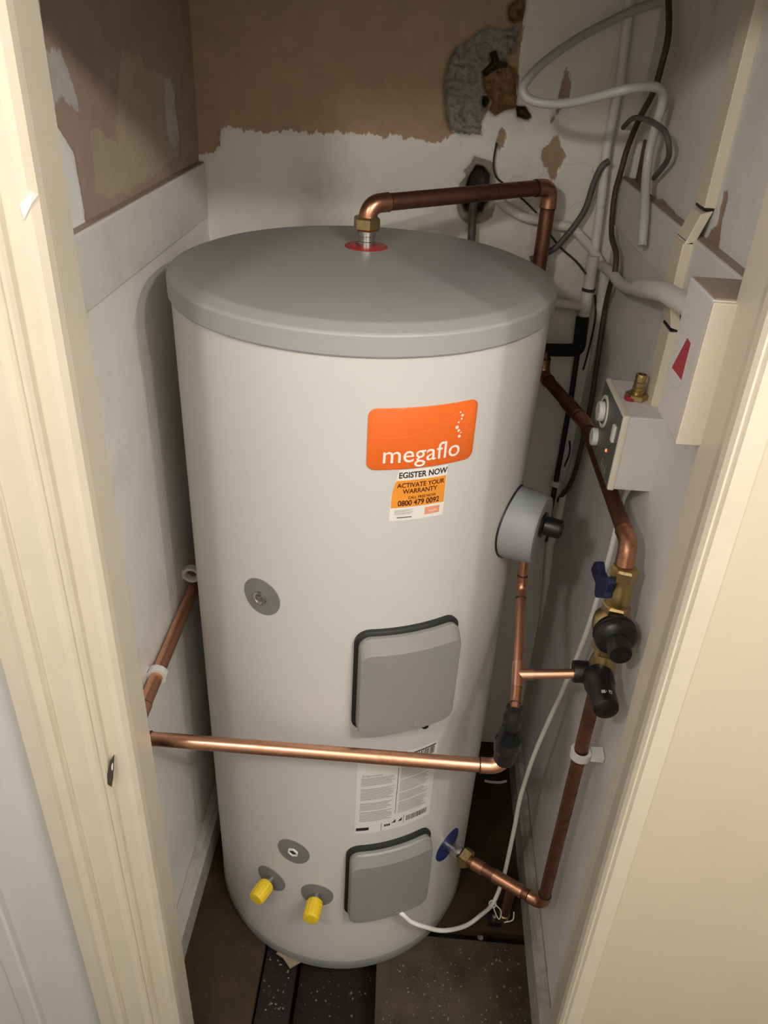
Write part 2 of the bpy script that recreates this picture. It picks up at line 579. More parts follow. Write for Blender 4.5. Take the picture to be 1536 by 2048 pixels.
# ---- left wall: bare plaster above the shelf batten, old paint below
RL = {
    'plaster': [[(-0.1843, 1.8019), (-0.2151, 1.5773), (-0.1737, 1.5386), (-0.1655, 1.4716), (-0.1664, 1.4526), (-0.0095, 1.4529), (0.46, 1.4499), (0.4492, 1.4672), (0.4956, 1.8939)]],
    'olive': [[(0.0415, 1.6418), (0.1077, 1.6331), (0.135, 1.6132), (0.2316, 1.6012), (0.2589, 1.5357), (0.269, 1.4808), (0.1645, 1.4754), (-0.001, 1.465), (-0.1218, 1.4807), (-0.114, 1.5543), (-0.0874, 1.5534), (-0.0136, 1.5274), (0.001, 1.5947)]],
    'white': [[(0.2149, 1.5992), (0.246, 1.5949), (0.261, 1.5798), (0.2642, 1.5048), (0.2403, 1.4944), (0.2154, 1.5063), (0.2035, 1.5297)],
              [(-0.2202, 1.6408), (-0.1903, 1.6449), (-0.1617, 1.6419), (-0.1526, 1.6292), (-0.1355, 1.5973), (-0.1336, 1.5783), (-0.1553, 1.5854), (-0.1853, 1.6004), (-0.2157, 1.5824), (-0.2225, 1.6076)]],
}


def disp_left(U, V, S):
    D = 0.0025 * vnoise(U, V, 8, 11) + 0.0006 * vnoise(U, V, 45, 12)
    D += 0.008 * sstep(V, 1.452, 1.456)
    D += 0.002 * sstep(-S['plaster'], -0.003, 0.003)
    return D


M['wall_left'] = painted('wall_left_paint', c=(0.82, 0.795, 0.76), grime=(0.66, 0.62, 0.55), regions=(
    ('plaster', (0.37, 0.275, 0.215), (0.31, 0.23, 0.175), 0.012, 50, None),
    ('olive', (0.43, 0.355, 0.25), (0.37, 0.30, 0.205), 0.034, 40, (1, 1, 0.10)),
    ('white', (0.56, 0.53, 0.50), (0.44, 0.40, 0.37), 0.034, 110, (1, 1.0, 0.30)),
), grime_rng=(0.5, 0.85), cracks=0.0)
wall_grid('wall_left', 'x', XL, -0.44, YB + 0.02, 0.0, ZC, 0.005, M['wall_left'], RL, disp_left, -1)

# ---- right wall: peeled strip by the trunking, an open notch with timber by the corner
RR = {
    'peel': [[(-0.1372, 1.5357), (-0.1523, 1.5378), (-0.1588, 1.5239), (-0.1559, 1.51), (-0.1604, 1.4946), (-0.1719, 1.4751), (-0.1474, 1.4694), (-0.115, 1.4707), (-0.125, 1.4863), (-0.1419, 1.4972), (-0.1414, 1.5118)],
             [(0.1679, 1.4761), (0.1229, 1.4816), (0.0417, 1.4773), (0.0505, 1.4652)]],
    'notch': [[(0.255, 1.478), (0.36, 1.478), (0.36, 1.538), (0.255, 1.545)]],
}


def disp_right(U, V, S):
    D = 0.0025 * vnoise(U, V, 8, 21) + 0.0008 * vnoise(U, V, 45, 22)
    D += 0.005 * sstep(V, 1.470, 1.474)
    D += 0.0018 * sstep(-S['peel'], -0.002, 0.002)
    D += 0.06 * sstep(-S['notch'], -0.001, 0.006)
    return D


M['wall_right'] = painted('wall_right_paint', c=(0.71, 0.685, 0.66), grime=(0.50, 0.46, 0.40), regions=(
    ('peel', (0.30, 0.20, 0.135), (0.36, 0.25, 0.18), 0.008, 90, (1, 1, 0.5)),
    ('notch', (0.12, 0.085, 0.05), (0.17, 0.12, 0.07), 0.002, 60, None),
), grime_rng=(0.5, 0.85))
wall_grid('wall_right', 'x', XR, -0.44, YB + 0.02, 0.0, ZC, 0.005, M['wall_right'], RR, disp_right, 1)
G().box((XR + 0.01, 0.30, 1.476), (XR + 0.05, 0.335, 1.545), 0.002).obj('timber_end', 'wood', bpy.data.objects['wall_right'])

# ---- shelf battens on both side walls
M['batten'] = painted('batten_paint', c=(0.70, 0.675, 0.635), grime=(0.52, 0.48, 0.42), bump=0.2)
M['ledge'] = painted('ledge_bare', c=(0.33, 0.25, 0.185), grime=(0.20, 0.15, 0.11), bump=0.3)
o = struct(G().box((XL - 0.012, -0.42, 1.362), (XL + 0.004, 0.366, 1.4565), 0.003).obj('trim_1', M['batten']))
G().box((XL - 0.012, -0.42, 1.4560), (XL + 0.0015, 0.366, 1.4578), 0.0).obj('bare_top_edge', M['ledge'], o)
o = struct(G().box((XR - 0.010, -0.34, 1.398), (XR + 0.02, 0.372, 1.4755), 0.003).obj('trim_2', M['batten']))
G().box((XR - 0.007, -0.34, 1.4750), (XR + 0.02, 0.372, 1.4768), 0.0).obj('bare_top_edge', M['ledge'], o)

# ---- skirtings
M['skirt'] = painted('skirting_paint', c=(0.42, 0.40, 0.37), grime=(0.17, 0.145, 0.11), bump=0.25, grime_rng=(0.42, 0.7))


def skirting(name, x0, x1, y0, y1, h, s):
    g = G()
    prof = [(x0, 0), (x1, 0), (x1, h * 0.82), (x0 + (x1 - x0) * 0.55, h * 0.95), (x0, h)]
    g.extrude([(x, y0, z) for x, z in prof], (0, y1 - y0, 0))
    return struct(g.obj(name, M['skirt']))


skirting('baseboard_left', XL, XL + 0.026, -0.42, YB, 0.085, 1)
skirting('baseboard_right', XR, XR - 0.020, -0.42, YB, 0.10, -1)

# ---- floor: boards over a dark void, with an open gap under the front of the cylinder
M['sub'] = simple('dark_subfloor', (0.012, 0.008, 0.006), 0.9, 0, 0.6, 40, 0.3)


def board_mat(name, a, b, sc=(1, 1, 1)):
    k = NT(name)
    f = k.ramp(k.noise(14, 8, 0.75, sc), 0.3, 0.72)
    c = k.mix(f, a, b)
    c = k.mix(k.ramp(k.noise(55, 6, 0.7), 0.62, 0.74), c, (0.10, 0.085, 0.062))
    k.base(c)
    k.set(0.75, 0, 0.3)
    k.bump(k.noise(80, 5), 0.3, 0.002)
    return k.m


M['board1'] = board_mat('board_brown', (0.046, 0.027, 0.013), (0.022, 0.013, 0.007))
M['board2'] = board_mat('board_ply', (0.060, 0.044, 0.024), (0.026, 0.018, 0.009))
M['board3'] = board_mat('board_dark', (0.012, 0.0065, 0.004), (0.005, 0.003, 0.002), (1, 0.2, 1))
fl = struct(G().box((XL - 0.02, -0.50, -0.20), (XR + 0.02, YB + 0.02, -0.12)).obj('floor', M['sub']))


def board(x0, x1, y0, y1, z1, m, skew=0.0, t=0.02):
    g = G()
    g.extrude([(x0 + skew, y1, z1 - t), (x1 + skew, y1, z1 - t), (x1, y0, z1 - t), (x0, y0, z1 - t)], (0, 0, t))
    return g.obj('floor_board', M[m], fl)


board(XL, -0.140, -0.50, -0.02, 0.0, 'board1', -0.004)
board(XL, -0.140, -0.018, YB, 0.0, 'board1')
board(0.108, XR, -0.50, -0.190, 0.0, 'board2', -0.012)
board(0.100, XR, -0.168, YB, 0.0, 'board1')
board(-0.138, -0.070, -0.50, 0.10, -0.022, 'board3')
board(-0.066, 0.104, -0.50, 0.0, -0.085, 'board3')
board(-0.070, 0.10, -0.20, YB, -0.002, 'board3')

# ---- cupboard ceiling and the enclosing front
M['dimwall'] = painted('cupboard_ceiling_paint', c=(0.45, 0.42, 0.38), grime=(0.3, 0.26, 0.2))
struct(G().box((XL - 0.05, -0.44, ZC), (XR + 0.05, YB + 0.05, ZC + 0.03)).obj('ceiling', M['dimwall']))

YF, YN = -0.42, -0.488      # back and hall faces of the front partition
HEAD = 1.805
struct(G().box((-2.2, YN, 0), (-0.262, YF, 2.42)).obj('wall_front_left', 'hallwall'))
struct(G().box((-0.262, YN, HEAD + 0.02), (0.40, YF, 2.42)).obj('wall_front_top', 'hallwall'))
# right side: plain cream partition whose edge leans a little
g = G()
g.extrude([(0.425, YN - 0.012, 0), (3.4, YN - 0.012, 0), (3.4, YN - 0.012, 2.42), (0.392, YN - 0.012, 2.42)], (0, -YN + YF + 0.012, 0))
struct(g.obj('wall_front_right', 'creamwall'))

# left lining of the opening (rounded near edge) and its moulded architrave
g = G()
prof = [(-0.2455, YF), (-0.2435, -0.470), (-0.2445, -0.480), (-0.2500, -0.4868), (-0.2580, -0.4885), (-0.300, -0.4885), (-0.300, YF)]
g.extrude([(x, y, 0) for x, y in prof], (0, 0, HEAD + 0.05))
tl = struct(g.obj('trim_3', 'cream'))
g = G()
prof = [(-0.2740, -0.4885), (-0.2745, -0.4960), (-0.2775, -0.5000), (-0.2812, -0.5003), (-0.2838, -0.4970), (-0.2850, -0.4965),
        (-0.2880, -0.5000), (-0.2960, -0.5030), (-0.3080, -0.5036), (-0.3200, -0.5045), (-0.3235, -0.5050), (-0.3255, -0.5022), (-0.3280, -0.5022),
        (-0.3300, -0.5085), (-0.3340, -0.5125), (-0.3400, -0.5135), (-0.3480, -0.5120), (-0.3700, -0.5110), (-0.3735, -0.5080), (-0.3740, -0.4875), (-0.3, -0.4875)]
g.extrude([(x, y, 0) for x, y in prof], (0, 0, HEAD + 0.12))
ta = struct(g.obj('trim_4', 'cream'))
# a knocked-out splinter and flaked paint on the left frame
for sx_, dz_, m_, nm_ in ((0.0, 0.0, 'scar', 'splinter_scar'), (0.0035, 0.012, 'chip', 'paint_flake'), (-0.0045, -0.020, 'chip', 'paint_flake')):
    f_ = 1.0 if m_ == 'scar' else 0.22
    G().extrude([(-0.2715 + sx_ + x_ * f_, -0.4985 + y_ * f_, 0.835 + dz_ + z_ * f_) for x_, y_, z_ in ((-0.0060, -0.0020, -0.020), (-0.0020, -0.0010, -0.026), (0.0020, 0.0005, -0.008), (0.0052, 0.0080, 0.026), (0.0015, 0.0005, 0.020), (-0.0040, -0.0015, -0.002))], (0.0009, -0.0014, 0)).obj(nm_, m_, ta)
G().extrude([(-0.2590, -0.4886, 1.540), (-0.2475, -0.4860, 1.552), (-0.2445, -0.4810, 1.549), (-0.2500, -0.4868, 1.541), (-0.2575, -0.4887, 1.529)], (0.0012, -0.0012, 0)).obj('paint_flake', 'chip', tl)

# right lining, leaning out of plumb
xf = lambda z: 0.389 + (1.317 - z) * 0.0225
xn = lambda z: 0.3845 + (1.46 - z) * 0.0158
g = G()
vs, fs = [], []
for z in (0.0, HEAD + 0.05):
    vs += [(xf(z), YF, z), (xn(z) - 0.001, -0.486, z), (xn(z), -0.4955, z), (xn(z) + 0.0035, -0.5002, z), (xn(z) + 0.006, -0.4995, z), (xn(z) + 0.009, -0.5035, z), (xn(z) + 0.030, -0.5035, z), (0.45, YF, z)]
n = 8
fs = [(i, (i + 1) % n, n + (i + 1) % n, n + i) for i in range(n)] + [tuple(range(n)), tuple(range(2 * n - 1, n - 1, -1))]
g.add(vs, fs)
struct(g.obj('trim_5', 'cream'))
struct(G().box((-0.30, -0.4885, HEAD), (0.43, YF, HEAD + 0.03), 0.002).obj('trim_6', 'cream'))
# casing of the neighbouring doorway, far left
g = G()
prof = [(-0.486, -0.4875), (-0.486, -0.500), (-0.490, -0.503), (-0.5150, -0.503), (-0.5180, -0.498), (-0.5210, -0.498), (-0.525, -0.510), (-0.57, -0.510), (-0.57, -0.4875)]
g.extrude([(x, y, 0) for x, y in prof], (0, 0, 2.05))
struct(g.obj('trim_7', 'hallwall'))

# ---- the hall the camera stands in
HX0, HX1, HY = -2.2, 3.4, -2.05
struct(G().box((HX0, HY, -0.05), (HX1, -0.50, -0.001)).obj('floor_hall', 'hallfloor'))
struct(G().box((HX0, HY, 2.42), (HX1, -0.42, 2.46)).obj('ceiling_hall', 'hallceil'))
struct(G().box((HX0, HY - 0.05, 0), (HX1, HY, 2.42)).obj('wall_hall_back', 'hallfar'))
struct(G().box((HX0 - 0.05, HY, 0), (HX0, YN, 2.42)).obj('wall_hall_left', 'hallfar'))
struct(G().box((HX1, HY, 0), (HX1 + 0.05, YN, 2.42)).obj('wall_hall_right', 'hallfar'))

# ================================================================ THE HOT WATER CYLINDER
R, H = 0.28, 1.384
tank = thing('hot_water_cylinder', 'tall white hot water cylinder with grey lid standing in the cupboard', 'water cylinder', (0, 0, 0))
G().lathe((0, 0, 0), (0, 0, 1), [(0.266, 0.006), (0.2765, 0.016), (0.2795, 0.032), (R, 0.06), (R, 1.35)], 128, caps=True).obj('body', 'tank', tank, True)
G().lathe((0, 0, 0), (0, 0, 1), [(0.274, 0.0), (0.2790, 0.003), (0.2812, 0.012), (0.2812, 0.030), (0.2800, 0.033), (0.268, 0.0335)], 128, caps=True).obj('base_ring', 'basegrey', tank, True)
lid = G().lathe((0, 0, 0), (0, 0, 1), [(0.27, 1.3475), (0.2832, 1.3475), (0.2842, 1.3495), (0.2842, 1.3735), (0.2834, 1.3760), (0.2815, 1.3775), (0.2655, 1.3838), (0.2630, 1.3845), (0.2600, 1.3848), (0.12, 1.3860), (0.03, 1.3864)], 128, caps=True).obj('lid', 'lid', tank, True)
lid.data.set_sharp_from_angle(angle=math.radians(15))


def wrap(s, z, off, th):
    a = math.radians(th) + s / R
    return ((R + off) * math.sin(a), -(R + off) * math.cos(a), z)


def outline(W, Hh, r, n=14):
    ss = []
    for k in range(7):
        ss.append(-W + r * (1 - math.cos(k / 6 * PI / 2)))
    for k in range(1, n):
        ss.append(-W + r + (2 * W - 2 * r) * k / n)
    for k in range(7):
        ss.append(W - r + r * math.sin(k / 6 * PI / 2))
    top = []
    for s in ss:
        e = max(0.0, abs(s) - (W - r))
        top.append((s, Hh - r + math.sqrt(max(r * r - e * e, 0))))
    return top


def pad(loops, th, zc):
    """stack of rounded-rectangle loops (W, H, r, offset, dz) on the cylinder, capped"""
    vs, fs = [], []
    N = None
    for (W, Hh, r, off, dz) in loops:
        t = outline(W, Hh, r)
        N = len(t)
        loop = [wrap(s, zc + dz + h, off, th) for s, h in t] + [wrap(s, zc + dz - h, off, th) for s, h in reversed(t)]
        vs += loop
    L = 2 * N
    for i in range(len(loops) - 1):
        for j in range(L):
            k = (j + 1) % L
            fs.append((i * L + j, i * L + k, (i + 1) * L + k, (i + 1) * L + j))
    b = (len(loops) - 1) * L
    for i in range(N - 1):
        fs.append((b + i, b + i + 1, b + L - 2 - i, b + L - 1 - i))
    g = G()
    g.add(vs, fs)
    return g


def text_geo(body, size, bold=0.0, sx=1.0, align='CENTER'):
    c = bpy.data.curves.new('txt', 'FONT')
    c.body = body
    c.size = size
    c.align_x = align
    c.align_y = 'CENTER'
    c.offset = bold
    c.resolution_u = 4
    c.fill_mode = 'FRONT'
    o = bpy.data.objects.new('txt', c)
    COL.objects.link(o)
    dg = bpy.context.evaluated_depsgraph_get()
    me = bpy.data.meshes.new_from_object(o.evaluated_get(dg))
    vs = [(v.co.x * sx, v.co.y) for v in me.vertices]
    fs = [tuple(p.vertices) for p in me.polygons]
    bpy.data.objects.remove(o, do_unlink=True)
    bpy.data.meshes.remove(me)
    return vs, fs


def ink(body, size, th, zc, mat, parent, off, s0=0.0, bold=0.0, sx=1.0, name='lettering', align='CENTER', slope=0.0):
    vs, fs = text_geo(body, size, bold, sx, align)
    return mesh_obj(name, [wrap(s0 + x, zc + y + slope * x, off, th) for x, y in vs], fs, mat, parent)


def flat_patch(pts, th, zc, off, name, mat, parent, n=12):
    """thin printed area: polygon given by left/right s limits and lower/upper z edges, in columns"""
    (s0, s1), lo, hi = pts
    vs, fs = [], []
    for k in range(n + 1):
        s = s0 + (s1 - s0) * k / n
        vs += [wrap(s, zc + lo(s), off, th), wrap(s, zc + hi(s), off, th)]
    for k in range(n):
        fs.append((2 * k, 2 * k + 2, 2 * k + 3, 2 * k + 1))
    return mesh_obj(name, vs, fs, mat, parent)


# badge with the maker's name
TH = 22.3
badge = pad([(0.0755, 0.0435, 0.011, 0.0002, 0), (0.0755, 0.0435, 0.011, 0.0014, 0), (0.0735, 0.0415, 0.010, 0.0022, 0)], TH, 1.2375).obj('brand_badge', 'orange', tank, True)
badge['label'] = 'orange brand badge with white lettering and bubbles'
ink('megaflo', 0.0352, TH, 1.2150, 'inkwhite', badge, 0.0026, -0.0015, 0.0001, 1.0)
for (bx, bz, br) in ((0.052, 1.2325, 0.0022), (0.0503, 1.2410, 0.0020), (0.0470, 1.2462, 0.0026), (0.0487, 1.2530, 0.0014), (0.0527, 1.2575, 0.0013), (0.0535, 1.2622, 0.0020), (0.0500, 1.2668, 0.0012), (0.0540, 1.2372, 0.0010)):
    bx -= 0.0025
    vs = [wrap(bx, bz, 0.0026, TH)] + [wrap(bx + br * math.cos(a), bz + br * math.sin(a), 0.0026, TH) for a in [2 * PI * k / 14 for k in range(14)]]
    mesh_obj('bubble', vs, [(0, k + 1, (k + 1) % 14 + 1) for k in range(14)], 'inkwhite', badge)
vs, fs = [], []
for k in range(25):
    s = -0.062 + 0.108 * k / 24
    z = 1.240 + 0.030 * max(0.0, (s + 0.04) / 0.086) ** 1.9
    vs += [wrap(s, z, 0.0025, TH), wrap(s, z + 0.0007, 0.0025, TH)]
    if k:
        fs.append((2 * k - 2, 2 * k, 2 * k + 1, 2 * k - 1))
mesh_obj('swoosh_line', vs, fs, 'orangeline', badge)

# warranty sticker, its top left corner torn off
TS, ZS = 21.9, 1.1535
cut = lambda s: min(0.0385, 0.002 + (s + 0.0385) / 0.0085 * 0.0365)
st = flat_patch(((-0.0395, 0.0395), lambda s: -0.0400, lambda s: max(-0.002, cut(s))), TS, ZS, 0.0005, 'warranty_sticker', 'paper', tank, 40)
st['label'] = 'white and orange warranty sticker with a torn corner'
flat_patch(((-0.0380, 0.0385), lambda s: -0.0190, lambda s: min(0.0225, max(-0.002, cut(s)) - 0.0015)), TS, ZS, 0.0008, 'orange_band', 'orange2', st, 40)
ink('EGISTER NOW', 0.0122, TS, ZS + 0.0302, 'inkblack', st, 0.0010, 0.0045, 0.0003, 0.86)
ink('ACTIVATE YOUR', 0.0098, TS, ZS + 0.0148, 'inkbrown', st, 0.0011, 0.0025, 0.0002, 0.90)
ink('WARRANTY', 0.0098, TS, ZS + 0.0055, 'inkbrown', st, 0.0011, 0.0015, 0.0002, 0.90)
ink('CALL FREE NOW', 0.0056, TS, ZS - 0.0045, 'inkbrown', st, 0.0011, 0.005, 0.0001, 0.95)
ink('0800 479 0092', 0.0115, TS, ZS - 0.0128, 'inkbrown', st, 0.0011, 0.001, 0.0003, 0.86)
for k in range(4):
    flat_patch(((-0.033, -0.006 - 0.002 * (k % 2)), lambda s: -0.0003, lambda s: 0.0003), TS, ZS - 0.0232 - 0.0021 * k, 0.0010, 'fine_print', 'inkgrey', st, 6)
flat_patch(((-0.0290, -0.0080), lambda s: -0.0006, lambda s: 0.0006), TS, ZS - 0.0350, 0.0010, 'fine_print', 'inkblack', st, 6)
flat_patch(((0.0105, 0.0325), lambda s: -0.0058, lambda s: 0.0058), TS, ZS - 0.0285, 0.0010, 'picture_patch', 'pink', st, 6)
ink('megaflo', 0.0042, TS, ZS - 0.0290, 'inkwhite', st, 0.0012, 0.0225, 0.0, 1.0)

# rating label with fine print and bar codes
TR = 23.2
zl = 0.548
rl = flat_patch(((-0.0735, 0.0735), lambda s: -0.100, lambda s: 0.098), TR, zl, 0.0005, 'rating_label', 'labelpaper', tank, 24)
rl['label'] = 'white rating label with columns of fine print and bar codes'
g = G()


def bar(s0, s1, z0, z1, n=4):
    vs, fs = [], []
    for k in range(n + 1):
        s = s0 + (s1 - s0) * k / n
        vs += [wrap(s, zl + z0, 0.0009, TR), wrap(s, zl + z1, 0.0009, TR)]
    for k in range(n):
        fs.append((2 * k, 2 * k + 2, 2 * k + 3, 2 * k + 1))
    g.add(vs, fs)


for k in range(34):
    z = 0.046 - 0.0034 * k
    if k in (6, 7, 17, 18, 25):
        continue
    bar(-0.066, -0.006 - random.random() * 0.012, z, z + 0.0013, 6)
for k in range(36):
    z = 0.060 - 0.0034 * k
    if k in (9, 19, 26):
        continue
    bar(0.004, 0.064 - random.random() * 0.014, z, z + 0.0013, 6)
g.obj('fine_print', 'inkgrey', rl)['kind'] = 'stuff'
g = G()
bar(0.006, 0.070, 0.0885, 0.0915, 6)
s = 0.006
while s < 0.068:
    wd = random.choice((0.0008, 0.0014, 0.0022))
    bar(s, s + wd, 0.070, 0.0875, 1)
    s += wd + random.choice((0.001, 0.0018, 0.003))
s = 0.022
while s < 0.066:
    wd = random.choice((0.0006, 0.001, 0.0015))
    bar(s, s + wd, -0.088, -0.074, 1)
    s += wd + random.choice((0.0007, 0.0013))
bar(-0.071, -0.048, -0.091, -0.083, 3)
bar(-0.0012, -0.0004, -0.058, 0.062, 1)
bar(-0.0255, -0.0248, -0.098, -0.076, 1)
bar(0.0165, 0.0172, -0.092, -0.070, 1)
for q in (-0.020, -0.016, -0.012):
    bar(q, q + 0.003, -0.088, -0.082, 1)
g.obj('bar_code', 'inkblack', rl)['kind'] = 'stuff'
for q in (-0.0065, 0.0055):
    g = G().add([wrap(q, zl - 0.083, 0.0009, TR), wrap(q + 0.008, zl - 0.083, 0.0009, TR), wrap(q + 0.008, zl - 0.074, 0.0009, TR)], [(0, 1, 2)])
    g.obj('rating_symbol', 'inkblack', rl)
ink('Important', 0.0085, TR, zl + 0.0535, 'inkgrey', rl, 0.0009, -0.064, 0, 1.0, align='LEFT')

# heater covers in black gaskets
for zc, hh, tt, W in ((0.8225, 0.102, 22.6, 0.0840), (0.3120, 0.103, 22.4, 0.0830)):
    gk = pad([(W, hh, 0.024, 0.0, 0), (W, hh, 0.024, 0.0065, 0), (W - 0.004, hh - 0.004, 0.021, 0.009, 0)], tt, zc).obj('cover_gasket', 'blackrub', tank, True)
    cv = pad([(W - 0.0065, hh - 0.0065, 0.019, 0.004, 0), (W - 0.0065, hh - 0.0065, 0.019, 0.015, 0), (W - 0.0075, hh - 0.0080, 0.018, 0.0185, -0.0005),
              (W - 0.0095, hh - 0.0170, 0.016, 0.0280, -0.0095), (W - 0.0110, hh - 0.0182, 0.015, 0.0290, -0.0100)], tt, zc).obj('heater_cover', 'cover', tank, True)
    cv.data.set_sharp_from_angle(angle=math.radians(22))
    a = math.radians(tt) + 0.012 / R
    dv = (math.sin(a), -math.cos(a), 0)
    c0 = Vector(((R + 0.0285) * math.sin(a), -(R + 0.0285) * math.cos(a), zc - hh + 0.022))
    G().lathe(c0, dv, [(0.0062, 0), (0.0062, 0.0022), (0.0045, 0.0024), (0.0042, 0.0012), (0.001, 0.0012)], 18).obj('cover_screw', 'cover', cv, True)
    if zc > 0.5:
        a2 = math.radians(tt) + 0.030 / R
        G().lathe(((R + 0.022) * math.sin(a2), -(R + 0.022) * math.cos(a2), zc - hh + 0.006), (0, 0, -1), [(0.007, 0), (0.007, 0.004), (0.005, 0.007)], 14).obj('cable_gland', 'black', cv, True)


def port(th, z, r, mat, name='port_disc'):
    a = math.radians(th)
    vs, fs = [], []
    nr, na = 5, 36
    for i in range(nr + 1):
        q = r * i / nr
        for j in range(na):
            t = 2 * PI * j / na
            vs.append(wrap(q * math.cos(t), z + q * math.sin(t), 0.0012, th))
    for j in range(na):
        t = 2 * PI * j / na
        vs.append(wrap(r * 1.01 * math.cos(t), z + r * 1.01 * math.sin(t), 0.0, th))
    for i in range(nr + 1):
        for j in range(na):
            k = (j + 1) % na
            fs.append((i * na + j, i * na + k, (i + 1) * na + k, (i + 1) * na + j))
    return mesh_obj(name, vs, fs, mat, tank, True), Vector((math.sin(a) * R, -math.cos(a) * R, z)), Vector((math.sin(a), -math.cos(a), 0))


d1, p, d = port(-24.5, 0.953, 0.0320, 'disc')
G().lathe(p, d, [(0.0105, 0), (0.0105, 0.006), (0.0080, 0.0068), (0.0075, 0.003), (0.0055, 0.003), (0.0050, 0.0055), (0.001, 0.0055)], 24).obj('blanking_plug', 'chrome', d1, True)
d2, p, d = port(-15.0, 0.3725, 0.0320, 'disc')
G().lathe(p, d, [(0.0110, 0), (0.0110, 0.0035), (0.0078, 0.0040), (0.0072, 0.001), (0.001, 0.001)], 6, rot=0.4).obj('blanking_plug', 'paper', d2)
G().lathe(p, d, [(0.0070, 0.0012), (0.0070, 0.0018), (0.001, 0.0018)], 6, rot=0.4).obj('plug_recess', 'black', d2)
for th, z in ((-25.4, 0.2565), (-5.5, 0.2575)):
    dd, p, d = port(th, z, 0.0320, 'disc')
    G().lathe(p, d, [(0.0085, 0), (0.0085, 0.030)], 20).obj('coil_stub', 'chrome', dd, True)
    cp = G().lathe(p, d, [(0.0145, 0.014), (0.0152, 0.017), (0.0152, 0.048), (0.0142, 0.0505), (0.0110, 0.0512), (0.001, 0.0505)], 32).obj('yellow_cap', 'yellow', dd, True)
    g = G()
    for k in range(16):
        a = 2 * PI * k / 16
        u = d.cross(Vector((0, 0, 1))).normalized()
        wv = d.cross(u)
        q = p + (u * math.cos(a) + wv * math.sin(a)) * 0.0152
        g.tube([q + d * 0.018, q + d * 0.047], 0.0008, 5)
    g.obj('grip_rib', 'yellow', cp, True)['kind'] = 'stuff'
dB, pB, nB = port(53.0, 0.2900, 0.0370, 'bluedisc')
dB['label'] = 'dark blue disc around the cold inlet'

# red disc and hot outlet on the lid
G().lathe((-0.006, 0.109, 1.3862), (0, 0, 1), [(0.0345, -0.001), (0.0345, 0.0004), (0.0335, 0.0010), (0.012, 0.0012)], 40).obj('outlet_disc', 'red', tank, True)
G().lathe((-0.006, 0.109, 1.3866), (0, 0, 1), [(0.0150, 0.0), (0.0150, 0.008), (0.0142, 0.009), (0.0142, 0.016), (0.0150, 0.017), (0.0150, 0.024)], 32).obj('outlet_stub', 'chrome', tank, True)

# temperature and pressure relief valve in its grey cup
ta_ = math.radians(67.0)
dt = Vector((math.sin(ta_), -math.cos(ta_), 0))
pt = Vector((math.sin(ta_) * (R - 0.008), -math.cos(ta_) * (R - 0.008), 1.028))


def saddle_lathe(p, d, r0, prof, n, off):
    """lathe whose first ring follows the cylinder's surface"""
    g = G()
    u = Vector((d.y, -d.x, 0))
    vs, fs = [], []
    for j in range(n):
        a = 2 * PI * j / n
        q = u * math.cos(a) * r0 + Vector((0, 0, 1)) * math.sin(a) * r0
        s_ = math.sqrt(max((R + off) ** 2 - (math.cos(a) * r0) ** 2, 0)) - (R - 0.008)
        vs.append(p + q + d * s_)
    for (r, t_) in prof:
        for j in range(n):
            a = 2 * PI * j / n
            if r < 0:                       # another ring on the surface, t_ clear of it
                q = u * math.cos(a) * -r + Vector((0, 0, 1)) * math.sin(a) * -r
                vs.append(p + q + d * (math.sqrt((R + t_) ** 2 - (math.cos(a) * r) ** 2) - (R - 0.008)))
                continue
            vs.append(p + d * t_ + u * math.cos(a) * r + Vector((0, 0, 1)) * math.sin(a) * r)
    for i in range(len(prof)):
        for j in range(n):
            k = (j + 1) % n
            fs.append((i * n + j, i * n + k, (i + 1) * n + k, (i + 1) * n + j))
    fs.append(tuple(len(prof) * n + j for j in range(n)))
    g.add(vs, fs)
    return g


cup = saddle_lathe(pt, dt, 0.0590, [(0.0580, 0.018), (0.0560, 0.052), (0.0535, 0.0570), (0.048, 0.0585), (0.030, 0.0565), (0.018, 0.0565)], 44, 0.0).obj('relief_valve_cup', 'tpgrey', tank, True)
saddle_lathe(pt, dt, 0.0604, [(-0.0604, 0.0025), (-0.0585, 0.0028)], 44, 0.0).obj('cup_gasket', 'blackrub', cup, True)
kb = G().lathe(pt + Vector((0, 0, 0.010)), dt, [(0.0200, 0.052), (0.0200, 0.060), (0.0150, 0.062), (0.0150, 0.085), (0.0135, 0.0875), (0.010, 0.0875), (0.009, 0.0850), (0.001, 0.085)], 24).obj('relief_knob', 'black', tank, True)
kb['label'] = 'black test knob'

# ================================================================ PIPEWORK
# hot outlet: up from the lid, across and down behind the cylinder
hp = thing('copper_pipe', 'dull copper pipe rising from the lid, crossing to the back corner and dropping', 'pipe', (-0.006, 0.109, 1.41))
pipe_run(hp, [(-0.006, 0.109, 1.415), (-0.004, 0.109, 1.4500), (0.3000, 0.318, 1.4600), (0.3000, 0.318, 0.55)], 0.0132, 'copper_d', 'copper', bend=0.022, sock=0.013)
hexnut(hp, (-0.006, 0.109, 1.4215), (0, 0, 1), 0.0215, 0.021)

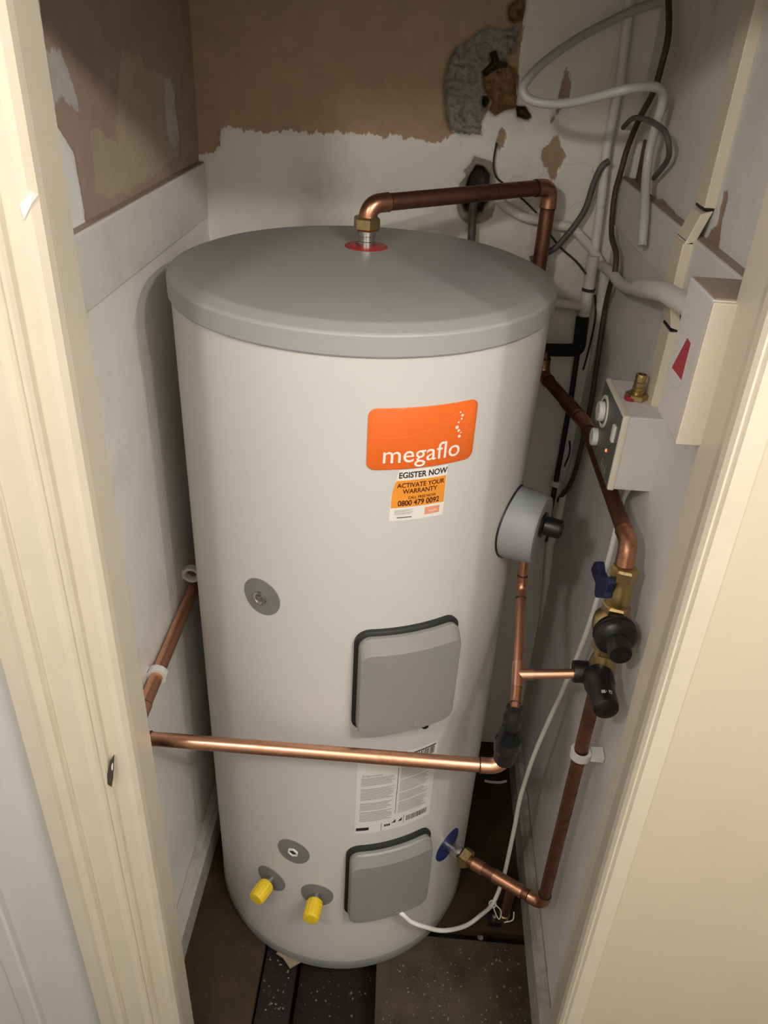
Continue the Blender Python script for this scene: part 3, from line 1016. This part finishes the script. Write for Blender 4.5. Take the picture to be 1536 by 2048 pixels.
# cold supply: lagged stub in the corner, copper along the right wall, down through the control group
cp = thing('copper_pipe', 'dark copper pipe running forward along the right wall above the valves', 'pipe', (0.40, 0.06, 1.09))
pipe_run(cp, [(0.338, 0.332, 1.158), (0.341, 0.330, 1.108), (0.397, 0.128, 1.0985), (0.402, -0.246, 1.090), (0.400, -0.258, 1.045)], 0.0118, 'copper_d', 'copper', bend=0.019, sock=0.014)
for y in (0.20, 0.165):
    t = (0.330 - y) / (0.330 - 0.128)
    q = Vector((0.341, 0.330, 1.108)).lerp(Vector((0.397, 0.128, 1.0985)), t)
    G().lathe(q, Vector((0.397, 0.128, 1.0985)) - Vector((0.341, 0.330, 1.108)), [(0.0132, -0.016), (0.0132, 0.016)], 18).obj('coupler', 'copper_d', cp, True)
lg = thing('lagged_pipe', 'black foam lagged pipe stub in the dark back corner', 'pipe', (0.41, 0.335, 1.16))
G().tube(fillet([(0.402, 0.345, 1.225), (0.405, 0.338, 1.160), (0.332, 0.332, 1.158)], 0.012), 0.0125, 14).obj('lagging', 'foam', lg, True)
G().tube([(0.405, 0.345, 1.150), (0.410, 0.350, 1.05), (0.412, 0.350, 0.7)], 0.0055, 10).obj('drop_pipe', 'blackrub', lg, True)

# the cold control group on the vertical line
vx, vy = 0.4005, -0.262
iv = thing('isolating_valve', 'brass isolating valve with a blue lever under the copper elbow', 'valve', (vx, vy, 1.0))
hexnut(iv, (vx, vy + 0.002, 1.0500), (0, 0, 1), 0.0195, 0.022)
G().lathe((vx, vy, 1.0), (0, 0, 1), [(0.0135, -0.012), (0.0165, -0.008), (0.0185, 0.004), (0.0185, 0.022), (0.0160, 0.030), (0.0160, 0.042)], 24).obj('valve_body', 'brass', iv, True)
hexnut(iv, (vx, vy - 0.003, 0.9905), (0, 0, 1), 0.0205, 0.018)
G().lathe((vx - 0.012, vy, 1.018), (-1, 0.25, 0), [(0.008, 0), (0.008, 0.006), (0.0055, 0.007), (0.0055, 0.0105)], 16).obj('spindle', 'brass', iv, True)
lv = [(0.376, -0.1872, 1.016), (0.376, -0.2066, 1.0306), (0.376, -0.2216, 1.0251), (0.376, -0.2424, 1.0294), (0.376, -0.2723, 1.0495), (0.376, -0.2807, 1.0454), (0.376, -0.2753, 1.0256), (0.376, -0.2773, 1.0166), (0.376, -0.2337, 0.9837), (0.376, -0.225, 0.9873), (0.376, -0.2207, 0.9989), (0.376, -0.1966, 0.9959), (0.376, -0.1806, 0.9974)]
lo = G().extrude(lv, (0.011, 0.0, 0)).obj('lever', 'blue', iv)
bv = lo.modifiers.new('soften', 'BEVEL')
bv.width = 0.0025
bv.segments = 2

pv = thing('pressure_valve', 'brass pressure reducing valve with a ribbed black cap and knob', 'valve', (vx, vy - 0.004, 0.95))
pz = 0.966
G().lathe((vx - 0.002, vy - 0.006, pz), (0, 0, 1), [(0.0150, -0.034), (0.0200, -0.026), (0.0262, -0.012), (0.0275, 0.0), (0.0262, 0.010), (0.0200, 0.018), (0.0150, 0.022)], 28).obj('valve_body', 'brass', pv, True)
pc = Vector((vx - 0.002, vy - 0.022, pz))
cap = G().lathe(pc, (0, -1, 0), [(0.0285, 0), (0.0305, 0.003), (0.0305, 0.008), (0.0282, 0.0090), (0.0282, 0.0115), (0.0302, 0.0125), (0.0302, 0.018), (0.0275, 0.022), (0.0225, 0.026), (0.0172, 0.028), (0.0165, 0.050), (0.0150, 0.0535), (0.001, 0.054)], 36).obj('adjuster_cap', 'black', pv, True)
hexnut(pv, (vx - 0.001, vy - 0.006, 0.921), (0, 0, 1), 0.0195, 0.020)
G().lathe((vx - 0.001, vy - 0.006, 0.934), (0, 0, 1), [(0.0150, -0.006), (0.0158, 0.0), (0.0150, 0.006)], 24).obj('white_collar', 'whitepl', pv, True)

ev = thing('relief_valve', 'brass tee with a black expansion relief valve beside the branch pipe', 'valve', (vx, vy - 0.006, 0.88))
G().lathe((vx, vy - 0.006, 0.885), (0, 0, 1), [(0.0125, -0.036), (0.0165, -0.026), (0.0212, -0.012), (0.0205, 0.002), (0.0165, 0.020), (0.0150, 0.028)], 28).obj('valve_body', 'brass', ev, True)
ec = Vector((vx - 0.008, vy - 0.020, 0.877))
cap = G().lathe(ec, (0, -1, 0.03), [(0.0215, 0), (0.0228, 0.004), (0.0228, 0.022), (0.0205, 0.028), (0.0192, 0.034), (0.0190, 0.066), (0.0178, 0.072), (0.0150, 0.074), (0.001, 0.0745)], 32).obj('relief_cap', 'black', ev, True)
for body_, a0_, sx_, nm_ in (('CE', 0.0052, 0.75, 'ce_mark'), ('-', 0.0, 0.7, 'print_mark'), ('IIII', -0.0050, 0.9, 'print_mark')):
    vs, fs = text_geo(body_, 0.0085, 0.0002)
    pts_ = []
    for x, y in vs:
        an = (a0_ + y * sx_) / 0.0192
        pts_.append((ec.x + 0.0196 * math.sin(an), ec.y - 0.056 + x * 0.75, ec.z + 0.0017 + 0.0196 * math.cos(an)))
    mesh_obj(nm_, pts_, fs, 'inkwhite', cap)
G().lathe((0.372, -0.268, 0.868), (1, 0.0, 0.05), [(0.0165, -0.012), (0.0172, -0.008), (0.0172, 0.010), (0.0150, 0.012), (0.0120, 0.013), (0.0120, 0.030)], 20).obj('outlet_nut', 'black', ev, True)

# cold feed from the control group down the wall and across to the blue inlet
cf = thing('copper_pipe', 'brown copper pipe dropping down the right wall then turning to the blue inlet', 'pipe', (0.40, -0.28, 0.30))
e_in = pB + nB * 0.052
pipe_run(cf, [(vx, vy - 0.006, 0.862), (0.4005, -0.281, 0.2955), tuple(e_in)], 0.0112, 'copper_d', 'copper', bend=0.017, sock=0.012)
dirf = (Vector((0.4005, -0.281, 0.2955)) - e_in).normalized()
for t, hl in ((0.020, 0.011), (0.085, 0.030)):
    G().lathe(e_in + dirf * t, dirf, [(0.0126, -hl), (0.0126, hl)], 20).obj('coupler', 'copper', cf, True)
G().lathe(pB, nB, [(0.0115, 0.0), (0.0115, 0.024), (0.0125, 0.026), (0.0125, 0.034)], 24).obj('inlet_stub', 'chrome', cf, True)
hexnut(cf, pB + nB * 0.043, nB, 0.0205, 0.020)


def clip(pos, axis, out, r, label, wall_d):
    """white saddle clip: back pad on the wall, ring round the pipe"""
    c = thing('pipe_clip', label, 'clip', pos, 'white pipe clips')
    p, a, o = Vector(pos), Vector(axis).normalized(), Vector(out).normalized()
    sde = a.cross(o)
    path = [p + o * math.cos(t) * (r + 0.003) + sde * math.sin(t) * (r + 0.003) for t in [2 * PI * k / 24 for k in range(24)]]
    g = G()
    vs, fs = [], []
    for q in path:
        n_ = (q - p).normalized()
        for s_, t_ in ((-0.0065, -0.0028), (0.0065, -0.0028), (0.0065, 0.0028), (-0.0065, 0.0028)):
            vs.append(q + a * s_ + n_ * t_)
    for i in range(24):
        k = (i + 1) % 24
        for j in range(4):
            l = (j + 1) % 4
            fs.append((i * 4 + j, i * 4 + l, k * 4 + l, k * 4 + j))
    g.add(vs, fs)
    g.obj('ring', 'whitepl', c, True)
    g = G()
    b0 = p - o * (r + 0.004)
    b1 = p - o * wall_d
    hw = r * 0.9
    vs = []
    for q in (b0, b1):
        for s1, s2 in ((-1, -1), (1, -1), (1, 1), (-1, 1)):
            vs.append(q + a * 0.0065 * s1 + sde * hw * s2)
    g.add(vs, [(0, 1, 2, 3), (7, 6, 5, 4), (0, 4, 5, 1), (1, 5, 6, 2), (2, 6, 7, 3), (3, 7, 4, 0)])
    g.obj('saddle', 'whitepl', c)
    return c


clip((0.4005, -0.2748, 0.700), (0, -0.03, 1), (-1, 0, 0), 0.0112, 'white plastic clip holding the vertical copper pipe on the right wall', 0.036)

# relief discharge: out of the grey cup, forward and down to the tundish, tee from the relief valve
dp = thing('copper_pipe', 'bright thin copper discharge pipe between the grey valve cup and black tundish', 'pipe', (0.28, -0.25, 0.85))
q0, q1, q2, q3 = (0.284, -0.118, 0.985), (0.287, -0.128, 0.915), (0.2769, -0.29, 0.841), (0.2726, -0.318, 0.8291)
pipe_run(dp, [q0, q1, q2, q3], 0.0076, 'copper', 'copper', bend=0.012, sock=0.009)
T0 = Vector(q1).lerp(Vector(q2), 0.86)
dT = (Vector(q2) - Vector(q1)).normalized()
tee = G().lathe(T0, dT, [(0.0090, -0.020), (0.0088, 0.020)], 18)
T1 = Vector((0.366, -0.270, 0.8655))
dB_ = (T1 - T0).normalized()
tee.lathe(T0, dB_, [(0.0088, 0.0), (0.0090, 0.024)], 18)
tee.obj('tee', 'copper_b', dp, True)
G().tube([T0 + dB_ * 0.01, T1], 0.0076, 18).obj('branch_tube', 'copper_b', dp, True)

td = thing('tundish', 'black plastic tundish joining the thin copper pipe to the wide one', 'tundish', (0.2745, -0.303, 0.75))
up = (Vector(q3) - Vector((0.2676, -0.333, 0.7268))).normalized()
tb = Vector((0.2676, -0.333, 0.7268))
G().lathe(tb, up, [(0.0150, 0.004), (0.0165, 0.008), (0.0165, 0.022), (0.0185, 0.024), (0.0200, 0.034), (0.0195, 0.046)], 24).obj('cone', 'black', td, True)
u_ = up.cross(Vector((0, 1, 0))).normalized()
w_ = up.cross(u_)
for a in (0.5, PI + 0.5):
    q = u_ * math.cos(a) + w_ * math.sin(a)
    G().tube([tb + up * 0.044 + q * 0.0172, tb + up * 0.060 + q * 0.0165, tb + up * 0.076 + q * 0.0125], 0.0042, 8).obj('window_strut', 'black', td, True)
G().lathe(tb, up, [(0.0085, 0.064), (0.0135, 0.070), (0.0140, 0.074), (0.0140, 0.094), (0.0125, 0.098), (0.0125, 0.106), (0.0085, 0.107)], 24).obj('inlet_nut', 'black', td, True)

hz = thing('copper_pipe', 'bright copper pipe crossing low in front of the cylinder', 'pipe', (0.0, -0.336, 0.72))
pipe_run(hz, [tuple(tb + up * 0.008), (0.2635, -0.3360, 0.7225), (-0.3140, -0.3360, 0.7190), (-0.3140, -0.300, 0.7195), (-0.3140, 0.345, 0.745)], 0.0112, 'copper_b', 'copper_b', bend=0.019, sock=0.012)
clip((-0.3140, -0.2000, 0.7235), (0, 1, 0.04), (1, 0, 0), 0.0112, 'white plastic clip on the left wall pipe nearest the door frame', 0.0175)
clip((-0.3140, 0.030, 0.7700), (0, 1, 0.04), (1, 0, 0), 0.0112, 'empty white plastic clip on the left wall just behind the cylinder edge', 0.0175)

# ================================================================ OLD PIPES AND CABLES IN THE CORNER
pw = M['batten']
t = thing('painted_pipe', 'white painted vertical conduit on the back wall near the corner', 'pipe', (0.4037, 0.362, 1.3478))
G().tube([(0.386, 0.362, 1.7676), (0.3956, 0.362, 1.624), (0.3935, 0.362, 1.5183), (0.4002, 0.362, 1.4431), (0.4055, 0.362, 1.3479)], 0.0085, 12).obj('tube', pw, t, True)
t = thing('painted_pipe', 'white painted pipe wandering across the back wall to the corner', 'pipe', (0.2943, 0.367, 1.393))
G().tube(smooth_path([(0.2082, 0.368, 1.4306), (0.2334, 0.367, 1.4122), (0.2649, 0.366, 1.3976), (0.2941, 0.365, 1.3934), (0.3236, 0.364, 1.3874), (0.3552, 0.362, 1.3845), (0.3798, 0.362, 1.3662), (0.4067, 0.362, 1.3415), (0.4224, 0.36, 1.3217)], 5), 0.0088, 12).obj('tube', pw, t, True)
t = thing('painted_pipe', 'white painted pipe sleeve running forward over the batten to the wooden block', 'pipe', (0.415, 0.0863, 1.3534))
G().tube(smooth_path([(0.4219, 0.358, 1.3222), (0.418, 0.2439, 1.3367), (0.416, 0.1636, 1.3401), (0.412, 0.0746, 1.3564), (0.405, -0.018, 1.3826)], 5), 0.0095, 12).obj('tube', pw, t, True)
G().tube([(0.406, 0.0042, 1.3764), (0.396, -0.1581, 1.416), (0.391, -0.335, 1.440)], 0.0125, 16).obj('sleeve', pw, t, True)
t = thing('painted_pipe', 'thick white painted pipe stub with a tee below the corner junction', 'pipe', (0.4082, 0.352, 1.217))
G().tube([(0.4027, 0.352, 1.3391), (0.4042, 0.352, 1.2754), (0.407, 0.352, 1.2018)], 0.0112, 14).obj('tube', pw, t, True)
G().tube([(0.4024, 0.352, 1.2433), (0.3752, 0.352, 1.2444), (0.336, 0.352, 1.2485)], 0.0095, 12).obj('branch_tube', pw, t, True)
G().lathe((0.405, 0.352, 1.2764), (0.05, 0, 1), [(0.0125, -0.003), (0.0125, 0.003)], 16).obj('band', 'blackcable', t, True)
t = thing('painted_pipe', 'tall white painted pipe in the corner behind the brown cable', 'pipe', (0.4582, 0.36, 0.8328))
G().tube([(0.4307, 0.36, 1.3223), (0.4435, 0.36, 1.1762), (0.4536, 0.36, 0.9793), (0.4258, 0.355, 0.6861), (0.4601, 0.35, 0.2898)], 0.0105, 12).obj('tube', pw, t, True)
G().lathe((0.4127, 0.355, 0.8508), (0.05, 0, 1), [(0.013, -0.006), (0.013, 0.006)], 16).obj('coupling', pw, t, True)

g = G().tube(smooth_path([(0.432, 0.3164, 1.7677), (0.432, 0.2903, 1.741), (0.431, 0.2426, 1.6965), (0.43, 0.242, 1.6549), (0.428, 0.2524, 1.6166), (0.426, 0.3036, 1.5744), (0.424, 0.3389, 1.5268), (0.42, 0.3351, 1.4926), (0.418, 0.3413, 1.4477), (0.418, 0.3075, 1.3901), (0.416, 0.235, 1.373), (0.416, 0.2154, 1.3465), (0.42, 0.2451, 1.319), (0.43, 0.2946, 1.2531), (0.431, 0.2806, 1.1822), (0.431, 0.2725, 1.1402), (0.431, 0.26, 1.0833), (0.431, 0.2643, 1.0123), (0.431, 0.2756, 0.9314), (0.431, 0.303, 0.8755), (0.431, 0.3941, 0.7751), (0.431, 0.4137, 0.718)], 5), 0.0050, 10)
tag(g.obj('brown_cable', 'browncable', None, True), 'dark brown cable winding down the right wall beside the corner', 'cable')
g = G().tube(smooth_path([(0.426, 0.4097, 1.4383), (0.426, 0.4594, 1.4834), (0.424, 0.4567, 1.5096), (0.421, 0.4323, 1.5341), (0.418, 0.3648, 1.5592), (0.412, 0.2793, 1.5779), (0.408, 0.1814, 1.5841), (0.408, 0.1086, 1.5839), (0.412, 0.0649, 1.5774), (0.42, 0.0605, 1.5598), (0.428, 0.0855, 1.5394), (0.431, 0.1489, 1.5071)], 5), 0.0042, 10)
tag(g.obj('grey_cable', 'greycable', None, True), 'grey cable looped over the brown cable on the right wall', 'cable')
g = G().tube(smooth_path([(0.3988, 0.35, 1.5031), (0.3873, 0.348, 1.493), (0.379, 0.35, 1.4641), (0.373, 0.35, 1.4238), (0.3593, 0.35, 1.3934), (0.3445, 0.352, 1.3689), (0.3325, 0.352, 1.3519), (0.315, 0.352, 1.3389), (0.2862, 0.352, 1.3251)], 5), 0.0056, 10)
tag(g.obj('grey_cable', 'greycable', None, True), 'thick dark grey cable sagging from the corner behind the copper pipe', 'cable')
g = G().tube(smooth_path([(0.2001, 0.371, 1.5193), (0.1988, 0.368, 1.4851), (0.2058, 0.366, 1.464), (0.2218, 0.366, 1.4523), (0.2607, 0.366, 1.4271), (0.2861, 0.354, 1.4082)], 5), 0.0018, 8)
tag(g.obj('thin_wire', 'blackcable', None, True), 'thin black wire hanging beside the hole in the back wall', 'wire')
g = G().tube(smooth_path([(0.3052, 0.352, 1.3843), (0.3173, 0.352, 1.3717), (0.3407, 0.354, 1.3492), (0.3708, 0.35, 1.3283), (0.3922, 0.338, 1.3086)], 5), 0.0020, 8)
tag(g.obj('thin_wire', 'blackcable', None, True), 'thin black wire sloping down to the corner pipe', 'wire')
g = G().tube(smooth_path([(0.425, 0.3791, 1.2594), (0.428, 0.3506, 1.2188), (0.43, 0.3709, 1.1294), (0.43, 0.4115, 1.0355), (0.43, 0.4247, 0.9587), (0.43, 0.3578, 0.931), (0.43, 0.3834, 0.8745)], 5), 0.0020, 8)
tag(g.obj('thin_wire', 'blackcable', None, True), 'thin black wire drooping beside the black lagging', 'wire')
g = G().tube(smooth_path([(0.1845, 0.42, 1.4399), (0.1745, 0.385, 1.4257), (0.1703, 0.36, 1.4053), (0.1728, 0.352, 1.3536), (0.1759, 0.35, 1.2798)], 5), 0.0075, 12)
tag(g.obj('grey_pipe', 'leadpipe', None, True), 'dark grey pipe coming out of the hole in the back wall', 'pipe')

# milky plastic tube hanging in a hooked loop
fp = [(0.4889, 0.36, 1.7657), (0.4424, 0.355, 1.7433), (0.4061, 0.345, 1.7319), (0.3623, 0.325, 1.7132), (0.3063, 0.28, 1.6868), (0.2542, 0.225, 1.6557), (0.2262, 0.19, 1.6317), (0.2166, 0.175, 1.616), (0.2255, 0.17, 1.6035), (0.2466, 0.165, 1.599), (0.2758, 0.15, 1.6009), (0.3064, 0.125, 1.6101), (0.3522, 0.1, 1.6262), (0.387, 0.11, 1.6312), (0.4076, 0.125, 1.627), (0.4163, 0.135, 1.6121), (0.415, 0.1392, 1.5808), (0.415, 0.1464, 1.5453), (0.415, 0.1306, 1.5061), (0.414, 0.0933, 1.4638), (0.414, 0.0684, 1.4225)]
tag(G().tube(smooth_path(fp, 6), 0.0068, 12).obj('plastic_tube', 'flex', None, True), 'milky plastic tube hanging in a hooked loop from the upper right', 'tube')

# ================================================================ RIGHT WALL FITTINGS
# mini trunking, jogging out over the batten
tr = thing('cable_trunking', 'cream plastic cable trunking jogging over the batten down the right wall', 'trunking', (0.43, -0.10, 1.25))


def trunk(pts, w0, w1, name='trunking_length', lid_gap=True):
    """length of trunking: pts are (x of its back face, z); sticks out 15 mm"""
    g = G()
    t_ = 0.0145
    for (xa, za), (xb, zb) in zip(pts[:-1], pts[1:]):
        d_ = Vector((xb - xa, 0, zb - za)).normalized()
        o_ = Vector((-abs(d_.z), 0, d_.x if d_.z < 0 else -d_.x)) * t_
        A, B = Vector((xa, 0, za)), Vector((xb, 0, zb))
        g.extrude([A + Vector((0, w0, 0)), A + Vector((0, w1, 0)), A + o_ + Vector((0, w1, 0)), A + o_ + Vector((0, w0, 0))], B - A)
    o = g.obj(name, 'trunk', tr)
    b = o.modifiers.new('soften', 'BEVEL')
    b.width = 0.0012
    b.segments = 2
    return o


W0, W1 = -0.124, -0.080
trunk([(0.4440, 1.90), (0.4440, 1.5130)], W0, W1)
trunk([(0.4420, 1.5100), (0.4300, 1.4720)], W0, W1)
trunk([(0.4290, 1.4690), (0.4290, 1.3960)], W0, W1)
trunk([(0.4290, 1.3940), (0.4390, 1.3560)], W0, W1)
trunk([(0.4385, 1.3540), (0.4385, 1.2440)], W0, W1)
for z, x in ((1.5115, 0.4300), (1.4705, 0.4165), (1.3950, 0.4165), (1.3550, 0.4250)):
    G().box((x + 0.001, W0 + 0.002, z - 0.0022), (x + 0.013, W1 - 0.002, z + 0.0022)).obj('joint_gap', 'black', tr)

# wooden block against the frame, cream on the hall side, red tape on its flank
M['blk'] = painted('block_white_paint', c=(0.62, 0.59, 0.585), grime=(0.50, 0.46, 0.42), bump=0.1)
bk = thing('wooden_block', 'white painted wooden block fixed between the right wall and the frame', 'block', (0.40, -0.38, 1.332))
G().box((0.3635, -0.4195, 1.332), (0.434, -0.340, 1.481), 0.002).obj('block', M['blk'], bk)
G().box((0.3630, -0.4250, 1.331), (0.4000, -0.4193, 1.4795), 0.0015).obj('cream_face', 'cream', bk)
G().box((0.3655, -0.4190, 1.4805), (0.433, -0.341, 1.4822)).obj('bare_top', M['ledge'], bk)
rt = G().extrude([(0.3636, y, z) for y, z in ((-0.378, 1.429), (-0.391, 1.428), (-0.392, 1.389), (-0.354, 1.388))][::-1], (-0.0005, 0, 0)).obj('red_tape', 'redtape', bk)
rt['label'] = 'pointed piece of crimson tape'

# immersion heater time controller
cb = thing('heater_controller', 'white time controller box with dials on its dark face on the right wall', 'controller', (0.41, -0.10, 1.13))
bx = 0.3775
G().box((bx + 0.008, -0.168, 1.131), (XR + 0.004, -0.031, 1.246), 0.003).obj('case', 'ctrl', cb)
g = G()
g.box((bx - 0.0005, -0.1695, 1.1295), (bx + 0.0095, -0.0295, 1.2475), 0.003)
g.obj('front_rim', 'ctrlrim', cb)
pn = G().box((bx - 0.0012, -0.1660, 1.1330), (bx + 0.002, -0.0330, 1.2440), 0.0).obj('front_panel', 'panel', cb)
kd = G().lathe((bx - 0.001, -0.0640, 1.2070), (-1, 0, 0), [(0.0250, 0), (0.0250, 0.0020), (0.0232, 0.0026), (0.0215, 0.0014), (0.0185, 0.0012)], 40).obj('dial_ring', 'ctrlrim', cb, True)
G().lathe((bx - 0.001, -0.0640, 1.2070), (-1, 0, 0), [(0.0190, 0.0), (0.0190, 0.0020)], 32).obj('dial_well', 'panel', kd, True)
kn = G().lathe((bx - 0.001, -0.0640, 1.2070), (-1, 0, 0), [(0.0150, 0.002), (0.0150, 0.0080), (0.0138, 0.0100), (0.001, 0.0100)], 32).obj('dial_knob', 'whitepl', kd, True)
tk = G().lathe((bx - 0.001, -0.0490, 1.1570), (-1, 0, 0), [(0.0140, 0), (0.0140, 0.0065), (0.0126, 0.0080), (0.001, 0.0080)], 32).obj('timer_knob', 'whitepl', cb, True)
G().box((bx - 0.0110, -0.0660, 1.1950), (bx - 0.0085, -0.0620, 1.2190), 0.0008).obj('dial_grip', 'inkgrey', cb)
G().box((bx - 0.0092, -0.0500, 1.1470), (bx - 0.0075, -0.0480, 1.1670), 0.0006).obj('dial_grip', 'inkgrey', cb)
G().box((bx - 0.0050, -0.1500, 1.1965), (bx, -0.1390, 1.2215), 0.0012).obj('rocker_switch', 'whitepl', cb)
G().lathe((bx - 0.001, -0.1226, 1.1706), (-1, 0, 0), [(0.0026, 0), (0.0026, 0.0012), (0.0018, 0.0018)], 14).obj('neon_light', 'neon', cb, True)
g = G()
for a, b in (((-0.1380, 1.1380), (-0.1100, 1.1390)), ((-0.1380, 1.1520), (-0.1100, 1.1530)), ((-0.1380, 1.1380), (-0.1370, 1.1530)), ((-0.1110, 1.1380), (-0.1100, 1.1530)), ((-0.1340, 1.1440), (-0.1150, 1.1470))):
    g.box((bx - 0.0016, a[0], a[1]), (bx - 0.0011, b[0], b[1]))
g.obj('name_plate', 'inkgrey', pn)['kind'] = 'stuff'

# brass hose tail lying on the controller
ht = thing('hose_tail', 'ridged brass hose connector standing on the controller box', 'fitting', (0.4075, -0.101, 1.246))
G().lathe((0.4075, -0.101, 1.2465), (0.04, 0.02, 1), [(0.0090, 0.006), (0.0095, 0.012), (0.0080, 0.013), (0.0092, 0.018), (0.0076, 0.019), (0.0088, 0.025), (0.0072, 0.026), (0.0084, 0.034), (0.0078, 0.037), (0.0058, 0.037), (0.0055, 0.030)], 24).obj('ridged_spigot', 'brass', ht, True)
hexnut(ht, (0.4075, -0.101, 1.2505), (0.04, 0.02, 1), 0.0165, 0.0095)
G().lathe((0.3965, -0.108, 1.2465), (0.1, 0.0, 1), [(0.0075, 0.0), (0.0085, 0.003), (0.006, 0.005), (0.001, 0.005)], 10).obj('red_washer', 'redtape', ht, True)

# white flex from the lower heater to the controller
wf = [(0.1240, -0.2650, 0.232), (0.1290, -0.2690, 0.216), (0.142, -0.277, 0.215), (0.1591, -0.277, 0.194), (0.183, -0.273, 0.1756), (0.2268, -0.25, 0.1278), (0.278, -0.21, 0.0843), (0.3151, -0.172, 0.0673), (0.3433, -0.1366, 0.055), (0.3584, -0.115, 0.0936), (0.3637, -0.105, 0.1423), (0.3662, -0.095, 0.2734), (0.3668, -0.09, 0.3624), (0.3786, -0.085, 0.4912), (0.402, -0.0971, 0.6793), (0.408, -0.1322, 0.8395), (0.414, -0.1332, 0.97), (0.419, -0.1191, 1.0326), (0.421, -0.1089, 1.0814), (0.421, -0.140, 1.134)]
tag(G().tube(smooth_path(wf, 6), 0.0046, 12).obj('white_flex', 'whitecable', None, True), 'white flex drooping from the lower heater cover and rising to the controller', 'cable')

# ================================================================ FLOOR LEVEL
es = thing('copper_pipe', 'short copper pipe end by the floor with a black clamp and white tie', 'pipe', (0.373, -0.1256, 0))
b0 = Vector((0.3728, -0.1401, 0.02))
G().tube([b0 + Vector((0, 0, 0.0)), b0 + Vector((0.004, 0.004, 0.10))], 0.0105, 16).obj('tube', 'copper_d', es, True)
G().lathe(b0, (0, 0, 1), [(0.0125, -0.02), (0.0125, 0.010), (0.0110, 0.011)], 16).obj('brass_end', 'brass', es, True)
G().box((b0.x - 0.034, b0.y - 0.016, b0.z - 0.020), (b0.x - 0.006, b0.y + 0.010, b0.z - 0.002), 0.003).obj('earth_clamp', 'black', es)
G().lathe((b0.x - 0.022, b0.y - 0.006, b0.z - 0.002), (0, 0, 1), [(0.005, 0), (0.005, 0.008), (0.003, 0.009)], 12).obj('clamp_screw', 'chrome', es, True)
tp = Vector((0.3433, -0.1366, 0.055))
G().tube([tp + Vector((0.0075 * math.cos(a), 0.004 * math.sin(a), 0.0075 * math.sin(a))) for a in [2 * PI * k / 16 for k in range(17)]], 0.0014, 6).obj('cable_tie', 'whitecable', es, True)
G().tube(smooth_path([tp + Vector((0.006, 0, 0)), tp + Vector((0.020, -0.008, -0.012)), tp + Vector((0.018, -0.012, -0.035)), tp + Vector((0.008, -0.006, -0.020)), tp + Vector((0.001, 0, -0.004))], 4), 0.0014, 6).obj('tie_tail', 'whitecable', es, True)
G().tube(smooth_path([b0 + Vector((0.0, -0.012, -0.004)), b0 + Vector((0.018, -0.010, 0.004)), b0 + Vector((0.020, 0.002, 0.016))], 4), 0.0014, 6).obj('tie_loop', 'whitecable', es, True)

tag(G().extrude([(-0.1154, -0.2596, 0.003), (-0.0991, -0.2677, 0.003), (-0.0809, -0.2878, 0.003), (-0.0601, -0.2725, 0.003), (-0.0655, -0.2519, 0.003), (-0.0839, -0.2375, 0.003)], (0, 0, 0.003)).obj('card_offcut', 'card'), 'pale offcut of card poking out under the cylinder', 'offcut')
tag(G().tube(smooth_path([(0.3484, 0.2403, 0.005), (0.3654, 0.2372, 0.005), (0.3892, 0.2381, 0.005), (0.4067, 0.2448, 0.005)], 4), 0.0035, 8).obj('white_strip', 'whitepl', None, True), 'thin white plastic strip on the dark floor behind the cylinder', 'strip')
sc = G().lathe((0.322, -0.178, -0.030), (0, 0, 1), [(0.003, -0.012), (0.003, 0.020), (0.0065, 0.021), (0.0065, 0.024), (0.001, 0.025)], 12)
tag(sc.obj('floor_screw', 'chrome', None, True), 'steel screw standing in the dark gap between the floor boards', 'screw')

# crumbs of plaster swept about the boards
g = G()


def crumb(x, y, z, s):
    a = random.random() * 6.28
    v = []
    for k in range(4):
        b = a + k * PI / 2 + random.uniform(-0.4, 0.4)
        q = s * random.uniform(0.5, 1.2)
        v.append((x + q * math.cos(b), y + q * math.sin(b), z))
    v.append((x + random.uniform(-.3, .3) * s, y + random.uniform(-.3, .3) * s, z + s * random.uniform(0.3, 0.9)))
    g.add(v, [(0, 1, 4), (1, 2, 4), (2, 3, 4), (3, 0, 4), (3, 2, 1, 0)])


for k in range(260):
    x = 0.115 + 0.29 * random.random() ** 0.8
    y = -0.42 + 0.22 * random.random()
    if math.hypot(x, y) < 0.295:
        continue
    crumb(x, y, 0.0002, random.choice((0.0008, 0.0012, 0.0016, 0.0022, 0.0032)))
for k in range(70):
    x = -0.31 + 0.16 * random.random()
    y = -0.42 + 0.3 * random.random()
    if math.hypot(x, y) < 0.295:
        continue
    crumb(x, y, 0.0002, random.choice((0.0006, 0.0009, 0.0014)))
for k in range(60):
    crumb(-0.133 + 0.05 * random.random(), -0.44 + 0.2 * random.random(), -0.0218, random.choice((0.001, 0.0016, 0.0028)))
for k in range(60):
    crumb(-0.060 + 0.15 * random.random(), -0.44 + 0.2 * random.random(), -0.0848, random.choice((0.001, 0.0016, 0.0030)))
o = tag(g.obj('plaster_crumbs', 'crumb'), 'pale crumbs of plaster scattered over the dirty floor boards', 'debris')
o['kind'] = 'stuff'
